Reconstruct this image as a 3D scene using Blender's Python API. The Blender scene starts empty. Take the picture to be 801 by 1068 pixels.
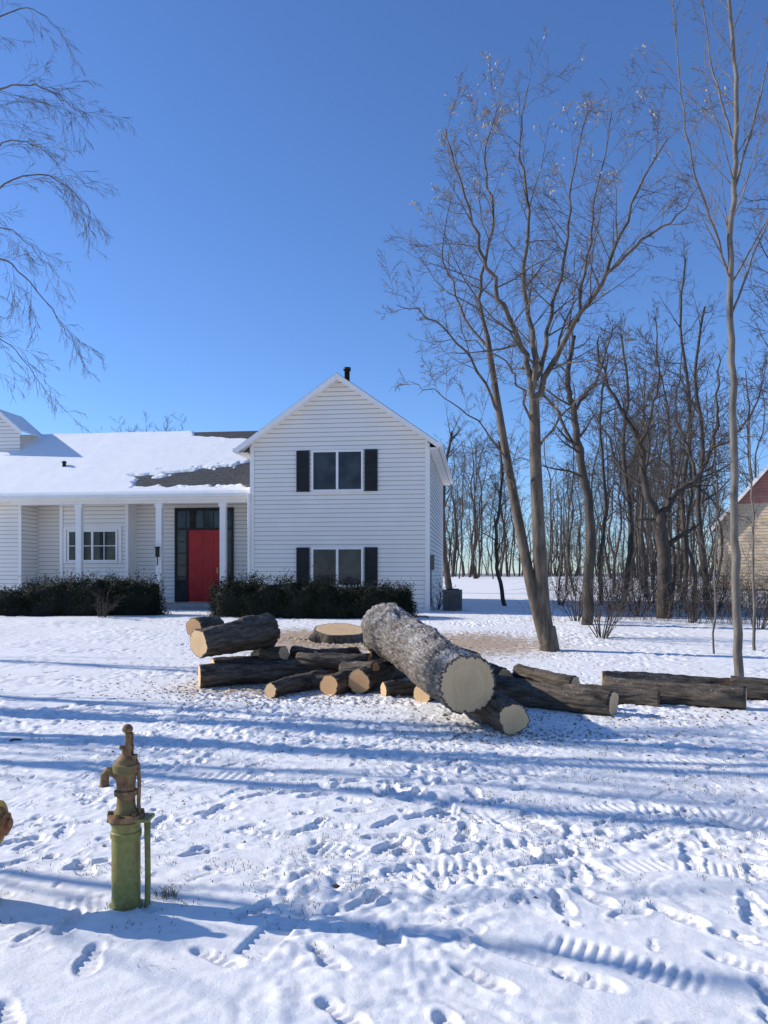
import bpy, math, random
import numpy as np
from mathutils import Vector, Matrix, noise as mn

scene = bpy.context.scene
COL = scene.collection
F = 810.0; CX = 400.5; HY = 598.0; CAMZ = 1.6
rad = math.radians

# ------------------------------------------------------------------ helpers
def ss(t):
    t = max(0.0, min(1.0, t)); return t*t*(3-2*t)
def g0(y):
    h = 0.45*ss((y-9)/13.0)
    if y > 22: h += 0.85*ss((y-22)/45.0)
    return h
def W(px, py, Y):
    return Vector(((px-CX)/F*Y, Y, CAMZ+(HY-py)*Y/F))
def GX(px, Y):
    return Vector(((px-CX)/F*Y, Y, g0(Y)))

def mk(name, verts, faces, mat=None, parent=None, smooth=False, mats=None, midx=None, sharp=None):
    me = bpy.data.meshes.new(name)
    me.from_pydata([tuple(v) for v in verts], [], faces)
    if smooth:
        me.polygons.foreach_set("use_smooth", [True]*len(me.polygons))
    if mats:
        for m in mats: me.materials.append(m)
        if midx is not None: me.polygons.foreach_set("material_index", midx)
    elif mat: me.materials.append(mat)
    me.update()
    if sharp: me.set_sharp_from_angle(angle=rad(sharp))
    ob = bpy.data.objects.new(name, me)
    COL.objects.link(ob)
    if parent: ob.parent = parent
    return ob
def empty(name, loc=(0,0,0), rotz=0):
    ob = bpy.data.objects.new(name, None)
    ob.empty_display_size = 0.3
    ob.location = loc; ob.rotation_euler = (0,0,rotz)
    COL.objects.link(ob); return ob
def tag(ob, label, category, group=None):
    ob["label"] = label; ob["category"] = category
    if group: ob["group"] = group

def boxes_geo(lst):
    V=[];Fc=[]
    for (a,b) in lst:
        x0,y0,z0=a; x1,y1,z1=b; n=len(V)
        V += [(x0,y0,z0),(x1,y0,z0),(x1,y1,z0),(x0,y1,z0),(x0,y0,z1),(x1,y0,z1),(x1,y1,z1),(x0,y1,z1)]
        Fc += [(n,n+3,n+2,n+1),(n+4,n+5,n+6,n+7),(n,n+1,n+5,n+4),(n+1,n+2,n+6,n+5),(n+2,n+3,n+7,n+6),(n+3,n,n+4,n+7)]
    return V,Fc
def boxes(name, lst, mat, parent=None, bevel=0):
    V,Fc=boxes_geo(lst)
    ob=mk(name,V,Fc,mat,parent)
    if bevel:
        m=ob.modifiers.new("bevel",'BEVEL'); m.width=bevel; m.segments=2
    return ob

def tube(V,Fc,pts,rads,sides,cap=False):
    n=len(pts); base=len(V)
    t0=(pts[1]-pts[0]).normalized()
    ref=Vector((0.31,0.9,0.2)) if abs(t0.y)<0.8 else Vector((1,0.1,0.2))
    cs=[(math.cos(2*math.pi*k/sides),math.sin(2*math.pi*k/sides)) for k in range(sides)]
    for i in range(n):
        if i==0: t=pts[1]-pts[0]
        elif i==n-1: t=pts[-1]-pts[-2]
        else: t=pts[i+1]-pts[i-1]
        t.normalize()
        u=t.cross(ref); 
        if u.length<1e-4: u=t.cross(Vector((0,0,1)))
        u.normalize(); w=t.cross(u)
        p=pts[i]; r=rads[i]
        for c,s in cs:
            V.append((p.x+r*(c*u.x+s*w.x),p.y+r*(c*u.y+s*w.y),p.z+r*(c*u.z+s*w.z)))
    for i in range(n-1):
        a=base+i*sides; b=a+sides
        for k in range(sides):
            k2=(k+1)%sides
            Fc.append((a+k,a+k2,b+k2,b+k))
    if cap:
        Fc.append(tuple(base+k for k in range(sides))[::-1])
        Fc.append(tuple(base+(n-1)*sides+k for k in range(sides)))

def lathe(prof, sides=32, closed=True):
    V=[];Fc=[]
    for r,z in prof:
        for k in range(sides):
            a=2*math.pi*k/sides; V.append((r*math.cos(a),r*math.sin(a),z))
    for i in range(len(prof)-1):
        for k in range(sides):
            k2=(k+1)%sides
            Fc.append((i*sides+k,i*sides+k2,(i+1)*sides+k2,(i+1)*sides+k))
    if closed:
        Fc.append(tuple(range(sides))[::-1]); n=(len(prof)-1)*sides
        Fc.append(tuple(range(n,n+sides)))
    return V,Fc

# ------------------------------------------------------------------ materials
class M:
    def __init__(s,name):
        s.m=bpy.data.materials.new(name); s.m.use_nodes=True
        s.nt=s.m.node_tree; s.n=s.nt.nodes; s.l=s.nt.links
        s.b=s.n["Principled BSDF"]; s.b.inputs["Roughness"].default_value=0.8
        s.b.inputs["Specular IOR Level"].default_value=0.3
        s.tc=s.n.new("ShaderNodeTexCoord")
    def noise(s,scale,detail=4,rough=0.6,coord="Object",mapscale=None,dist=0):
        t=s.n.new("ShaderNodeTexNoise"); t.inputs["Scale"].default_value=scale
        t.inputs["Detail"].default_value=detail; t.inputs["Roughness"].default_value=rough
        t.inputs["Distortion"].default_value=dist
        src=s.tc.outputs[coord]
        if mapscale:
            mp=s.n.new("ShaderNodeMapping"); mp.inputs["Scale"].default_value=mapscale
            s.l.new(src,mp.inputs["Vector"]); src=mp.outputs[0]
        s.l.new(src,t.inputs["Vector"]); return t.outputs["Fac"]
    def ramp(s,src,stops):
        r=s.n.new("ShaderNodeValToRGB"); e=r.color_ramp.elements
        while len(e)<len(stops): e.new(0.5)
        for i,(p,c) in enumerate(stops):
            e[i].position=p; e[i].color=(c[0],c[1],c[2],1) if not isinstance(c,(int,float)) else (c,c,c,1)
        s.l.new(src,r.inputs[0]); return r.outputs[0]
    def mix(s,fac,a,b):
        m=s.n.new("ShaderNodeMix"); m.data_type='RGBA'
        for sock,v in ((m.inputs[0],fac),(m.inputs[6],a),(m.inputs[7],b)):
            if hasattr(v,"is_linked"): s.l.new(v,sock)
            elif isinstance(v,(int,float)): sock.default_value=v
            else: sock.default_value=(v[0],v[1],v[2],1)
        return m.outputs[2]
    def math(s,op,a,b=0.0,clamp=False):
        m=s.n.new("ShaderNodeMath"); m.operation=op; m.use_clamp=clamp
        for sock,v in ((m.inputs[0],a),(m.inputs[1],b)):
            if hasattr(v,"is_linked"): s.l.new(v,sock)
            else: sock.default_value=v
        return m.outputs[0]
    def attr(s,name):
        a=s.n.new("ShaderNodeAttribute"); a.attribute_name=name; return a.outputs["Fac"]
    def normz(s):
        gm=s.n.new("ShaderNodeNewGeometry"); sp=s.n.new("ShaderNodeSeparateXYZ")
        s.l.new(gm.outputs["Normal"],sp.inputs[0]); return sp.outputs[2]
    def col(s,c):
        if hasattr(c,"is_linked"): s.l.new(c,s.b.inputs["Base Color"])
        else: s.b.inputs["Base Color"].default_value=(c[0],c[1],c[2],1)
        return s
    def bump(s,h,strength=0.5,dist=0.01):
        b=s.n.new("ShaderNodeBump"); b.inputs["Strength"].default_value=strength
        b.inputs["Distance"].default_value=dist; s.l.new(h,b.inputs["Height"])
        s.l.new(b.outputs[0],s.b.inputs["Normal"]); return s
    def rough(s,r): s.b.inputs["Roughness"].default_value=r; return s

def bark(name,dark,light,scale=12,snow=0.0,zs=0.25,bs=0.6,snowcol=(0.62,0.64,0.67)):
    m=M(name); n=m.noise(scale,6,0.65,mapscale=(1,1,zs),dist=0.3)
    c=m.ramp(n,[(0.38,dark),(0.62,light)])
    n2=m.noise(2.2,3,0.5); c=m.mix(m.ramp(n2,[(0.35,0.0),(0.7,0.4)]),c,[x*1.4 for x in light])
    if snow>0:
        nz=m.normz(); n3=m.noise(38,6,0.8); n4=m.noise(2.5,3)
        a=m.math('ADD',n3,m.math('MULTIPLY',n4,0.35))
        f=m.math('MULTIPLY',m.ramp(nz,[(0.1,0.0),(0.85,0.9)]),m.ramp(a,[(0.86-snow*0.25,0.0),(0.95-snow*0.22,1.0)]))
        c=m.mix(f,c,snowcol)
    m.col(c).bump(n,bs,0.02); return m.m

white=M("white_siding"); nn=white.noise(1.2,5,0.6); white.col(white.ramp(nn,[(0.3,(0.85,0.79,0.715)),(0.7,(0.90,0.85,0.775))])).rough(0.55); MW=white.m
jn=M("siding_shadow_joint"); jn.col((0.38,0.35,0.32)); MJ=jn.m  # grey colour paints in the shadow line under each siding course
trim=M("white_trim"); nn=trim.noise(3,4); trim.col(trim.ramp(nn,[(0.3,(0.84,0.80,0.75)),(0.7,(0.90,0.87,0.82))])).rough(0.5); MT=trim.m
blk=M("black_shutter"); nn=blk.noise(4); blk.col(blk.ramp(nn,[(0.3,(0.012,0.013,0.015)),(0.7,(0.025,0.027,0.03))])).rough(0.5); MB=blk.m
red=M("red_door_paint"); nn=red.noise(3); red.col(red.ramp(nn,[(0.3,(0.40,0.022,0.022)),(0.7,(0.50,0.035,0.03))])).rough(0.4); MR=red.m
gl=M("dark_glass"); nn=gl.noise(1.5,2); gl.col(gl.ramp(nn,[(0.35,(0.012,0.014,0.018)),(0.65,(0.05,0.052,0.056))])).rough(0.06); gl.b.inputs["Specular IOR Level"].default_value=0.45; MG=gl.m
met=M("grey_metal"); nn=met.noise(8); met.col(met.ramp(nn,[(0.3,(0.09,0.09,0.09)),(0.7,(0.15,0.15,0.14))])).rough(0.5); MM=met.m
brass=M("brass"); brass.col((0.5,0.35,0.12)).rough(0.35); brass.b.inputs["Metallic"].default_value=1; MBR=brass.m
conc=M("concrete"); nn=conc.noise(9,6); conc.col(conc.ramp(nn,[(0.3,(0.3,0.29,0.27)),(0.7,(0.42,0.41,0.39))])).bump(nn,0.3,0.01); MC=conc.m
sh=M("asphalt_shingles")
n1=sh.noise(14,5,0.7); c=sh.ramp(n1,[(0.3,(0.05,0.05,0.053)),(0.7,(0.13,0.13,0.132))])
br=sh.n.new("ShaderNodeTexBrick"); br.inputs["Scale"].default_value=1.0; br.inputs["Brick Width"].default_value=0.32; br.inputs["Row Height"].default_value=0.14
br.inputs["Mortar Size"].default_value=0.012; br.inputs["Color1"].default_value=(1,1,1,1); br.inputs["Color2"].default_value=(0.7,0.7,0.7,1); br.inputs["Mortar"].default_value=(0.3,0.3,0.3,1)
sh.l.new(sh.tc.outputs["Object"],br.inputs["Vector"])
mx=sh.n.new("ShaderNodeMix"); mx.data_type='RGBA'; mx.blend_type='MULTIPLY'; mx.inputs[0].default_value=0.8
sh.l.new(c,mx.inputs[6]); sh.l.new(br.outputs[0],mx.inputs[7])
sh.col(mx.outputs[2]).bump(n1,0.4,0.01); MSH=sh.m

rs=M("roof_snow"); n1=rs.noise(3,5); rs.col(rs.ramp(n1,[(0.3,(0.88,0.87,0.85)),(0.7,(0.94,0.925,0.905))])).bump(n1,0.25,0.04); MRS=rs.m

# ground snow
sn=M("trampled_snow")
nf=sn.noise(5,6,0.65); nfi=sn.noise(30,7,0.8); nb=sn.noise(0.6,4)
c=sn.ramp(nf,[(0.3,(0.89,0.86,0.82)),(0.7,(0.96,0.935,0.90))])
thn=sn.noise(11,7,0.78); thb=sn.noise(0.9,4,0.6)
tf=sn.math('MULTIPLY',sn.ramp(thn,[(0.52,0.0),(0.68,0.6)]),sn.ramp(thb,[(0.40,0.05),(0.64,1.0)]))
tf=sn.math('MULTIPLY',tf,sn.ramp(sn.attr("grass"),[(0.0,0.2),(0.6,1.0)]))
c=sn.mix(tf,c,(0.50,0.46,0.40))
spk=sn.noise(26,5,0.75); spk2=sn.noise(1.1,4,0.6)
gf=sn.math('MULTIPLY',sn.ramp(spk,[(0.585,0.0),(0.66,1.0)]),sn.ramp(spk2,[(0.42,0.0),(0.60,1.0)]))
gf=sn.math('MULTIPLY',gf,sn.attr("grass"))
c=sn.mix(gf,c,(0.17,0.14,0.09))
lit=sn.noise(9,6,0.75)
lf=sn.math('ADD',sn.attr("litter"),sn.math('MULTIPLY',sn.math('SUBTRACT',lit,0.5),3.0))
lf=sn.ramp(lf,[(0.5,0.0),(0.75,1.0)])
lcol=sn.ramp(spk,[(0.3,(0.04,0.032,0.024)),(0.7,(0.13,0.10,0.075))])
c=sn.mix(lf,c,lcol)
sd=sn.noise(7,6,0.75)
sf=sn.math('ADD',sn.attr("sawdust"),sn.math('MULTIPLY',sn.math('SUBTRACT',sd,0.5),2.2))
sf=sn.ramp(sf,[(0.40,0.0),(0.8,0.95)])
sf=sn.math('MULTIPLY',sf,sn.ramp(sn.attr("sawdust"),[(0.0,0.0),(0.25,1.0)]))
c=sn.mix(sf,c,sn.ramp(spk,[(0.35,(0.34,0.23,0.14)),(0.65,(0.60,0.44,0.28))]))
sn.col(c).bump(nfi,0.6,0.012).rough(0.6); MSN=sn.m

MBK_MAIN=bark("walnut_bark",(0.045,0.034,0.025),(0.16,0.125,0.092),10)
MBK_PALE=bark("pale_smooth_bark",(0.08,0.066,0.054),(0.20,0.17,0.138),10)
MBK_DARK=bark("dark_bark",(0.028,0.022,0.018),(0.085,0.068,0.054),9)
MBK_FAR=bark("far_tree_bark",(0.034,0.027,0.022),(0.11,0.086,0.070),4)
MBK_BIRCH=bark("grey_twig_bark",(0.07,0.057,0.05),(0.17,0.145,0.13),8)
MLOG=bark("log_bark",(0.024,0.018,0.013),(0.145,0.112,0.080),18,snow=0.45,zs=0.22,bs=1.0)
MLOGBIG=bark("trunk_log_bark",(0.028,0.022,0.017),(0.185,0.15,0.118),22,snow=0.78,zs=0.30,bs=1.0,snowcol=(0.62,0.61,0.60))
def cutmat(name,base,dark):
    m=M(name)
    mp=m.n.new("ShaderNodeVectorMath"); mp.operation='MULTIPLY'; mp.inputs[1].default_value=(1,1,0)
    m.l.new(m.tc.outputs["Object"],mp.inputs[0])
    ln=m.n.new("ShaderNodeVectorMath"); ln.operation='LENGTH'; m.l.new(mp.outputs[0],ln.inputs[0])
    n=m.noise(7,3); r=m.math('ADD',ln.outputs["Value"],m.math('MULTIPLY',n,0.07))
    s1=m.math('SINE',m.math('MULTIPLY',r,420.0)); s2=m.math('SINE',m.math('MULTIPLY',r,95.0))
    f=m.math('ADD',m.math('MULTIPLY',s1,0.07),m.math('MULTIPLY',s2,0.06)); f=m.math('ADD',f,0.68)
    c=m.ramp(f,[(0.0,dark),(1.0,base)])
    n2=m.noise(12,5,0.7,mapscale=(1,0.2,1)); c=m.mix(m.ramp(n2,[(0.45,0.0),(0.72,0.5)]),c,dark)
    heart=m.ramp(r,[(0.04,1.0),(0.20,0.0)]); c=m.mix(m.math('MULTIPLY',heart,0.3),c,[x*0.8 for x in dark])
    m.col(c).bump(n2,0.3,0.005); return m.m
MCUT=cutmat("fresh_cut_wood",(0.80,0.56,0.31),(0.56,0.34,0.17))
MCUT2=cutmat("orange_cut_wood",(0.74,0.45,0.22),(0.50,0.27,0.12))

# ------------------------------------------------------------------ ground
def vn(x,y,seed):
    xi=np.floor(x).astype(np.int64); yi=np.floor(y).astype(np.int64)
    fx=x-xi; fy=y-yi; fx=fx*fx*(3-2*fx); fy=fy*fy*(3-2*fy)
    def h(a,b):
        n=(a*374761393+b*668265263+seed*974634777)&0x7fffffff
        n=((n^(n>>13))*1274126177)&0x7fffffff
        n=n^(n>>16)
        return (n&0xffff)/65535.0
    return (h(xi,yi)*(1-fx)+h(xi+1,yi)*fx)*(1-fy)+(h(xi,yi+1)*(1-fx)+h(xi+1,yi+1)*fx)*fy
def axis(dense0,dense1,d,grow,lim0,lim1):
    a=list(np.arange(dense0,dense1,d)); st=d; x=a[-1]
    while x<lim1:
        st=min(st+st*grow if x<14 else st*1.12,150); x+=st; a.append(x)
    b=[]; x=dense0; st=d
    while x>lim0:
        st=min(st+st*grow if x>-14 else st*1.12,150); x-=st; b.append(x)
    return np.array(b[::-1]+a)
xs=axis(-2.6,2.8,0.0110,0.0092,-1500,1500)
ys=[-1500,-800,-400,-200,-100,-50,-25,-12,-6,-3,-1,0,0.6,1.1,1.5,1.8,2.0,2.2]
y=2.35
while y<30: ys.append(y); y+=max(0.0105,0.0031*y)
while y<1600: ys.append(y); y+=0.03*y
ys=np.array(ys)
X,Y=np.meshgrid(xs,ys)
def nss(t): t=np.clip(t,0,1); return t*t*(3-2*t)
G=0.45*nss((Y-9)/13)+0.85*nss((Y-22)/45)
near=1-nss((Y-26)/15)
big=(vn(X/1.9,Y/1.9,1)-0.5)*0.05*near
wx=(vn(X/.3,Y/.3,21)-.5)*.25; wy=(vn(X/.3,Y/.3,22)-.5)*.25
n1=vn((X+wx)/0.40,(Y+wy)/0.33,2); n2=vn((X+wx)/0.15+3,(Y+wy)/0.13,3); n3=vn((X+wx)/0.06,(Y+wy)/0.055,4); n4=vn(X/0.028,Y/0.028,14); n5=vn(X/0.10+7,Y/0.09,24)
rough_mask=0.22+0.95*nss((vn(X/1.0,Y/0.8,5)-0.36)*2.6)
rough_mask*=0.40+0.60*nss((Y-3.1)/0.8)
clump=np.abs(n2-0.5)*2; cl2=np.abs(n5-.5)*2
H=big+near*rough_mask*(0.014*(n1-0.5)+0.018*(clump-0.4)*(0.4+n1)+0.014*(cl2-.4)+0.017*(n3-0.5)+0.010*(n4-0.5))+near*.004*(n3-.5)
rng=random.Random(7)
def press(cx,cy,ang,L,Wd,depth,rim=0.35,shoe=True):
    R=L*0.9
    i0,i1=np.searchsorted(ys,cy-R),np.searchsorted(ys,cy+R)
    j0,j1=np.searchsorted(xs,cx-R),np.searchsorted(xs,cx+R)
    if i1<=i0 or j1<=j0: return
    dx=X[i0:i1,j0:j1]-cx; dy=Y[i0:i1,j0:j1]-cy
    u=(dx*math.cos(ang)+dy*math.sin(ang))/(L/2); v=(-dx*math.sin(ang)+dy*math.cos(ang))/(Wd/2)
    waist=1.0-.22*np.exp(-((u+.15)/.3)**2)-.12*(u<-.1)
    d=(np.abs(u)**2.6+np.abs(v/waist)**2.6)**(1/2.6)+(n3[i0:i1,j0:j1]-.5)*.18
    pit=-depth*(1-nss((d-0.86)/0.18)); rm=depth*rim*np.exp(-((d-1.15)/0.14)**2)
    tread=(0.0028*np.sign(np.sin(u*19))*(d<0.8)) if shoe else 0
    h=H[i0:i1,j0:j1]; inn=(1-nss((d-.8)/.2))*(.6 if shoe else 0)
    H[i0:i1,j0:j1]=h*(1-inn)+pit+rm+tread
for k in range(1300):
    press(rng.uniform(-7,8),rng.uniform(3.3,15),rng.uniform(0,6.28),rng.uniform(.05,.2),rng.uniform(.04,.09),rng.uniform(.003,.015),.7,False)
def track(pts,width,depth,per,amp,thr=.30):
    for (ax,ay),(bx,by) in zip(pts[:-1],pts[1:]):
        L=math.hypot(bx-ax,by-ay); ux,uy=(bx-ax)/L,(by-ay)/L
        i0,i1=np.searchsorted(ys,min(ay,by)-width),np.searchsorted(ys,max(ay,by)+width)
        j0,j1=np.searchsorted(xs,min(ax,bx)-width),np.searchsorted(xs,max(ax,bx)+width)
        dx=X[i0:i1,j0:j1]-ax; dy=Y[i0:i1,j0:j1]-ay
        s=dx*ux+dy*uy; t=-dx*uy+dy*ux
        brk=nss((vn(X[i0:i1,j0:j1]/.28+5,Y[i0:i1,j0:j1]/.22,33)-thr)*5)
        m=(1-nss((np.abs(t)-width*0.42)/(width*0.10)))*nss(s/0.1+0.5)*nss((L-s)/0.1+0.5)*brk
        h=H[i0:i1,j0:j1]
        w_=np.sin(2*math.pi*(s+0.10*t)/per); w_=np.sign(w_)*np.abs(w_)**.6
        H[i0:i1,j0:j1]=h*(1-0.8*m)+m*(-depth+amp*w_*(.6+.8*n1[i0:i1,j0:j1]))
def gp(px,py):
    Yd=1.6*F/(py-HY); return ((px-CX)/F*Yd,Yd)
track([gp(575,985),gp(640,1000),gp(740,1030)],0.20,0.006,0.052,0.0055)
track([gp(385,915),gp(450,908),gp(515,912)],0.26,0.006,0.052,0.0055)
track([gp(-20,965),gp(40,950),gp(110,943)],0.20,0.006,0.050,0.005)
track([gp(560,850),gp(660,842),gp(760,850),gp(820,862)],0.22,0.006,0.06,0.005)
track([gp(300,880),gp(350,888),gp(395,900)],0.22,0.006,0.055,0.005)
track([gp(100,800),gp(300,812),gp(520,800),gp(830,790)],0.26,0.010,0.07,0.004,.45)
track([gp(-50,745),gp(200,752),gp(420,775),gp(700,765)],0.28,0.012,0.08,0.004,.45)
track([gp(430,855),gp(520,850),gp(600,880)],0.22,0.008,0.06,0.004)
track([gp(330,890),gp(420,960),gp(590,1010)],0.12,0.014,0.05,0.001)
track([gp(640,905),gp(700,900),gp(801,915)],0.20,0.006,0.05,0.005)
track([gp(260,1000),gp(300,960),gp(330,935)],0.16,0.006,0.05,0.005)
for tr in range(70):
    cx=rng.uniform(-6,7); cy=rng.uniform(3.3,12); a=rng.uniform(0,6.28)
    if tr<26: cy=rng.uniform(2.9,5.8); cx=rng.uniform(-2.5,2.8)
    for k in range(rng.randint(4,11)):
        a+=rng.uniform(-0.35,0.35)
        side=0.11*(1 if k%2 else -1)
        px_=cx-math.sin(a)*side; py_=cy+math.cos(a)*side
        press(px_,py_,a+rng.uniform(-.3,.3),rng.uniform(.25,.31),rng.uniform(.10,.12),rng.uniform(.007,.017))
        cx+=math.cos(a)*0.36; cy+=math.sin(a)*0.36
Z=G+H
def blob(cx,cy,rx,ry): return np.exp(-(((X-cx)/rx)**2+((Y-cy)/ry)**2))
saw=1.1*blob(-1.6,16.2,2.2,2.0)+0.6*blob(-0.9,11.2,1.5,1.2)+0.85*blob(2.0,15.5,2.0,1.8)+0.4*blob(1.1,7.6,0.8,0.4)+0.3*blob(2.6,8.6,1.5,0.5)+0.45*blob(-2.4,10.6,1.2,.8)+.4*blob(0,13.5,3,1.5)
grass=np.clip(0.30+0.8*blob(1.8,5.3,2.0,0.9)+0.5*blob(0,6.5,3,1)+0.8*nss((Y-11)/4),0,1.2)*(1-nss((Y-30)/10))
Yb=23-0.122*(X-1.3)
bed=np.exp(-((Y-(Yb-2.1))/0.75)**2)*(X<1.2)*(X>-13)*(1-np.exp(-((X+5.4)/0.8)**2))
wood=nss((X-2.8-0.04*(Y-19))/1.5)*nss((Y-18.5)/2.0)*(1-nss((Y-30)/6))*0.50*nss((X-4.2)/2.4)
far=nss((Y-66)/8)*0.9
litter=np.clip(bed*1.0+wood+far,0,1.2)
litter*=(0.6+0.5*vn(X/1.3,Y/1.3,9))
nv=X.size; me=bpy.data.meshes.new("snowy_ground")
me.vertices.add(nv); co=np.empty((nv,3),np.float32); co[:,0]=X.ravel(); co[:,1]=Y.ravel(); co[:,2]=Z.ravel()
me.vertices.foreach_set("co",co.ravel())
R_,C_=X.shape; idx=np.arange(nv).reshape(R_,C_)
q=np.stack([idx[:-1,:-1],idx[:-1,1:],idx[1:,1:],idx[1:,:-1]],-1).reshape(-1,4)
nf_=len(q); me.loops.add(nf_*4); me.polygons.add(nf_)
me.loops.foreach_set("vertex_index",q.ravel().astype(np.int32))
me.polygons.foreach_set("loop_start",np.arange(0,nf_*4,4,dtype=np.int32))
me.polygons.foreach_set("use_smooth",np.ones(nf_,dtype=bool))
for nm,arr in (("sawdust",saw),("grass",grass),("litter",litter)):
    a=me.attributes.new(nm,'FLOAT','POINT'); a.data.foreach_set("value",arr.ravel().astype(np.float32))
me.materials.append(MSN); me.update(calc_edges=True); me.validate()
ground=bpy.data.objects.new("ground",me); COL.objects.link(ground); ground["kind"]="structure"
tag(ground,"snow covered lawn with footprints and tyre tracks","ground")
def gz(x,y):
    i=min(max(np.searchsorted(ys,y),1),len(ys)-1); j=min(max(np.searchsorted(xs,x),1),len(xs)-1)
    return float(Z[i,j])

# ------------------------------------------------------------------ house
RX,RY=1.32,23.0; yaw=rad(7); kc,ks=math.cos(yaw),math.sin(yaw)
def S(px,t):
    q=(px-CX)/F; return (q*(RY+kc*t)-RX-ks*t)/(kc+q*ks)
def HZ(py,s,t):
    return CAMZ+(HY-py)*(RY-ks*s+kc*t)/F
house=empty("house",(RX,RY,0),-yaw)
tag(house,"white clapboard house with snowy roof and black shutters","house")

def clap(name,o,a,n,z0,z1,fL,fR,mat=MW,parent=house,course=0.135):
    V=[];Fc=[];mi=[]; o=Vector((o[0],o[1])); a=Vector(a); n=Vector(n)
    z=z0
    while z<z1-1e-4:
        zt=min(z+course,z1); zj=min(z+.016,zt)
        def P(s,off,zz):
            p=o+a*s+n*off; return (p.x,p.y,zz)
        b=len(V)
        V+=[P(fL(zj),0.020,zj),P(fR(zj),0.020,zj),P(fR(zt),0.003,zt),P(fL(zt),0.003,zt),P(fL(z),0.002,z),P(fR(z),0.002,z),P(fL(zj),.0018,zj),P(fR(zj),.0018,zj)]
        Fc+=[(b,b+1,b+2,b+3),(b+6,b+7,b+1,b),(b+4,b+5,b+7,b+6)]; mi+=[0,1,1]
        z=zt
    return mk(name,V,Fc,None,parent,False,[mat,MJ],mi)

GW=-S(262,0)
D=9.0
zb=0.30
sm=-GW/2
apexZ=HZ(389,S(349,-.35),-.35)
eR=S(457,-.35); eLft=S(246,-.35)
zeR=HZ(461,eR,-.35); slope=(apexZ-zeR)/(eR-sm)
ztop=lambda s: apexZ-0.10-abs(s-sm)*slope
zeW=ztop(0)
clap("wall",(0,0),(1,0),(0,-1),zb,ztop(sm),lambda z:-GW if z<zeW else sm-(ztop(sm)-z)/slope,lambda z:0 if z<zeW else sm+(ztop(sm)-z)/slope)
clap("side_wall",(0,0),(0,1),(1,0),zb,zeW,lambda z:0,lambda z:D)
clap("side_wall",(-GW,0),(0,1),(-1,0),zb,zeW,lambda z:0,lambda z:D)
mk("rear_wall",[(-GW,D,zb),(0,D,zb),(0,D,zeW),(sm,D,ztop(sm)),(-GW,D,zeW)],[(0,1,2,3,4)],MW,house)
boxes("corner_trim",[((-0.1,-0.035,zb),(0.035,-0.022,zeW-.08))],MT,house)
boxes("corner_trim",[((0.022,-0.0215,zb),(0.035,0.1,zeW-.08))],MT,house)
boxes("corner_trim",[((-GW-0.03,-0.035,zb),(-GW+0.1,-0.022,zeW-.08))],MT,house)
boxes("foundation",[((-GW+0.03,0.03,-0.1),(-0.03,D-0.03,zb+0.01))],MC,house)
def slab(name,pts,th,mat,parent):
    V=[Vector(p) for p in pts]; V2=[v-Vector((0,0,th)) for v in V]
    return mk(name,V+V2,[(0,1,2,3),(7,6,5,4),(0,4,5,1),(1,5,6,2),(2,6,7,3),(3,7,4,0)],mat,parent)
t0,t1=-0.35,D+0.3; zeL=apexZ-(sm-eLft)*slope
slab("roof",[(sm,t0+.03,apexZ+.02),(eR,t0+.03,zeR+.02),(eR,t1,zeR+.02),(sm,t1,apexZ+.02)],0.05,MSH,house)
slab("roof",[(sm,t0+.03,apexZ+.02),(sm,t1,apexZ+.02),(eLft,t1,zeL+.02),(eLft,t0+.03,zeL+.02)],0.05,MSH,house)
def rake(name,sA,zA,sB,zB,t,th=0.17,d=0.035,parent=house):
    V=[(sA,t,zA),(sB,t,zB),(sB,t,zB-th),(sA,t,zA-th),(sA,t+d,zA),(sB,t+d,zB),(sB,t+d,zB-th),(sA,t+d,zA-th)]
    return mk(name,V,[(0,3,2,1),(4,5,6,7),(0,1,5,4),(3,7,6,2),(0,4,7,3),(1,2,6,5)],MT,parent)
rake("rake_board",sm,apexZ,eR,zeR,t0); rake("rake_board",eLft,zeL,sm-0.001,apexZ-0.001,t0)
for (a_,za,b_,zb_) in ((sm,apexZ-.13,eR,zeR-.13),(eLft,zeL-.13,sm,apexZ-.13)):
    mk("soffit",[(a_,t0+.036,za),(b_,t0+.036,zb_),(b_,0.05,zb_),(a_,0.05,za)],[(0,1,2,3)],MT,house)
boxes("eave_soffit",[((0.02,t0+.04,zeR-0.17),(eR-.01,t1,zeR-0.145))],MT,house)
boxes("gutter",[((eR,t0,zeR-0.13),(eR+0.1,t1,zeR-0.01))],MT,house)
boxes("gutter",[((eLft-0.1,t0,zeL-0.13),(eLft,0.2,zeL-0.01))],MT,house)
boxes("eave_soffit",[((eLft+.01,t0+.04,zeL-0.17),(-GW-.02,t1,zeL-0.145))],MT,house)
sv=S(362,3.0); zv=HZ(383,sv,3.0)
V,Fc=lathe([(0.09,apexZ-1.0),(0.09,zv-0.12),(0.13,zv-0.12),(0.13,zv-.02),(0.05,zv)],16)
vp=mk("vent_pipe",V,Fc,MB,house,True); vp.location=(sv,3.0,0)

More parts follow.
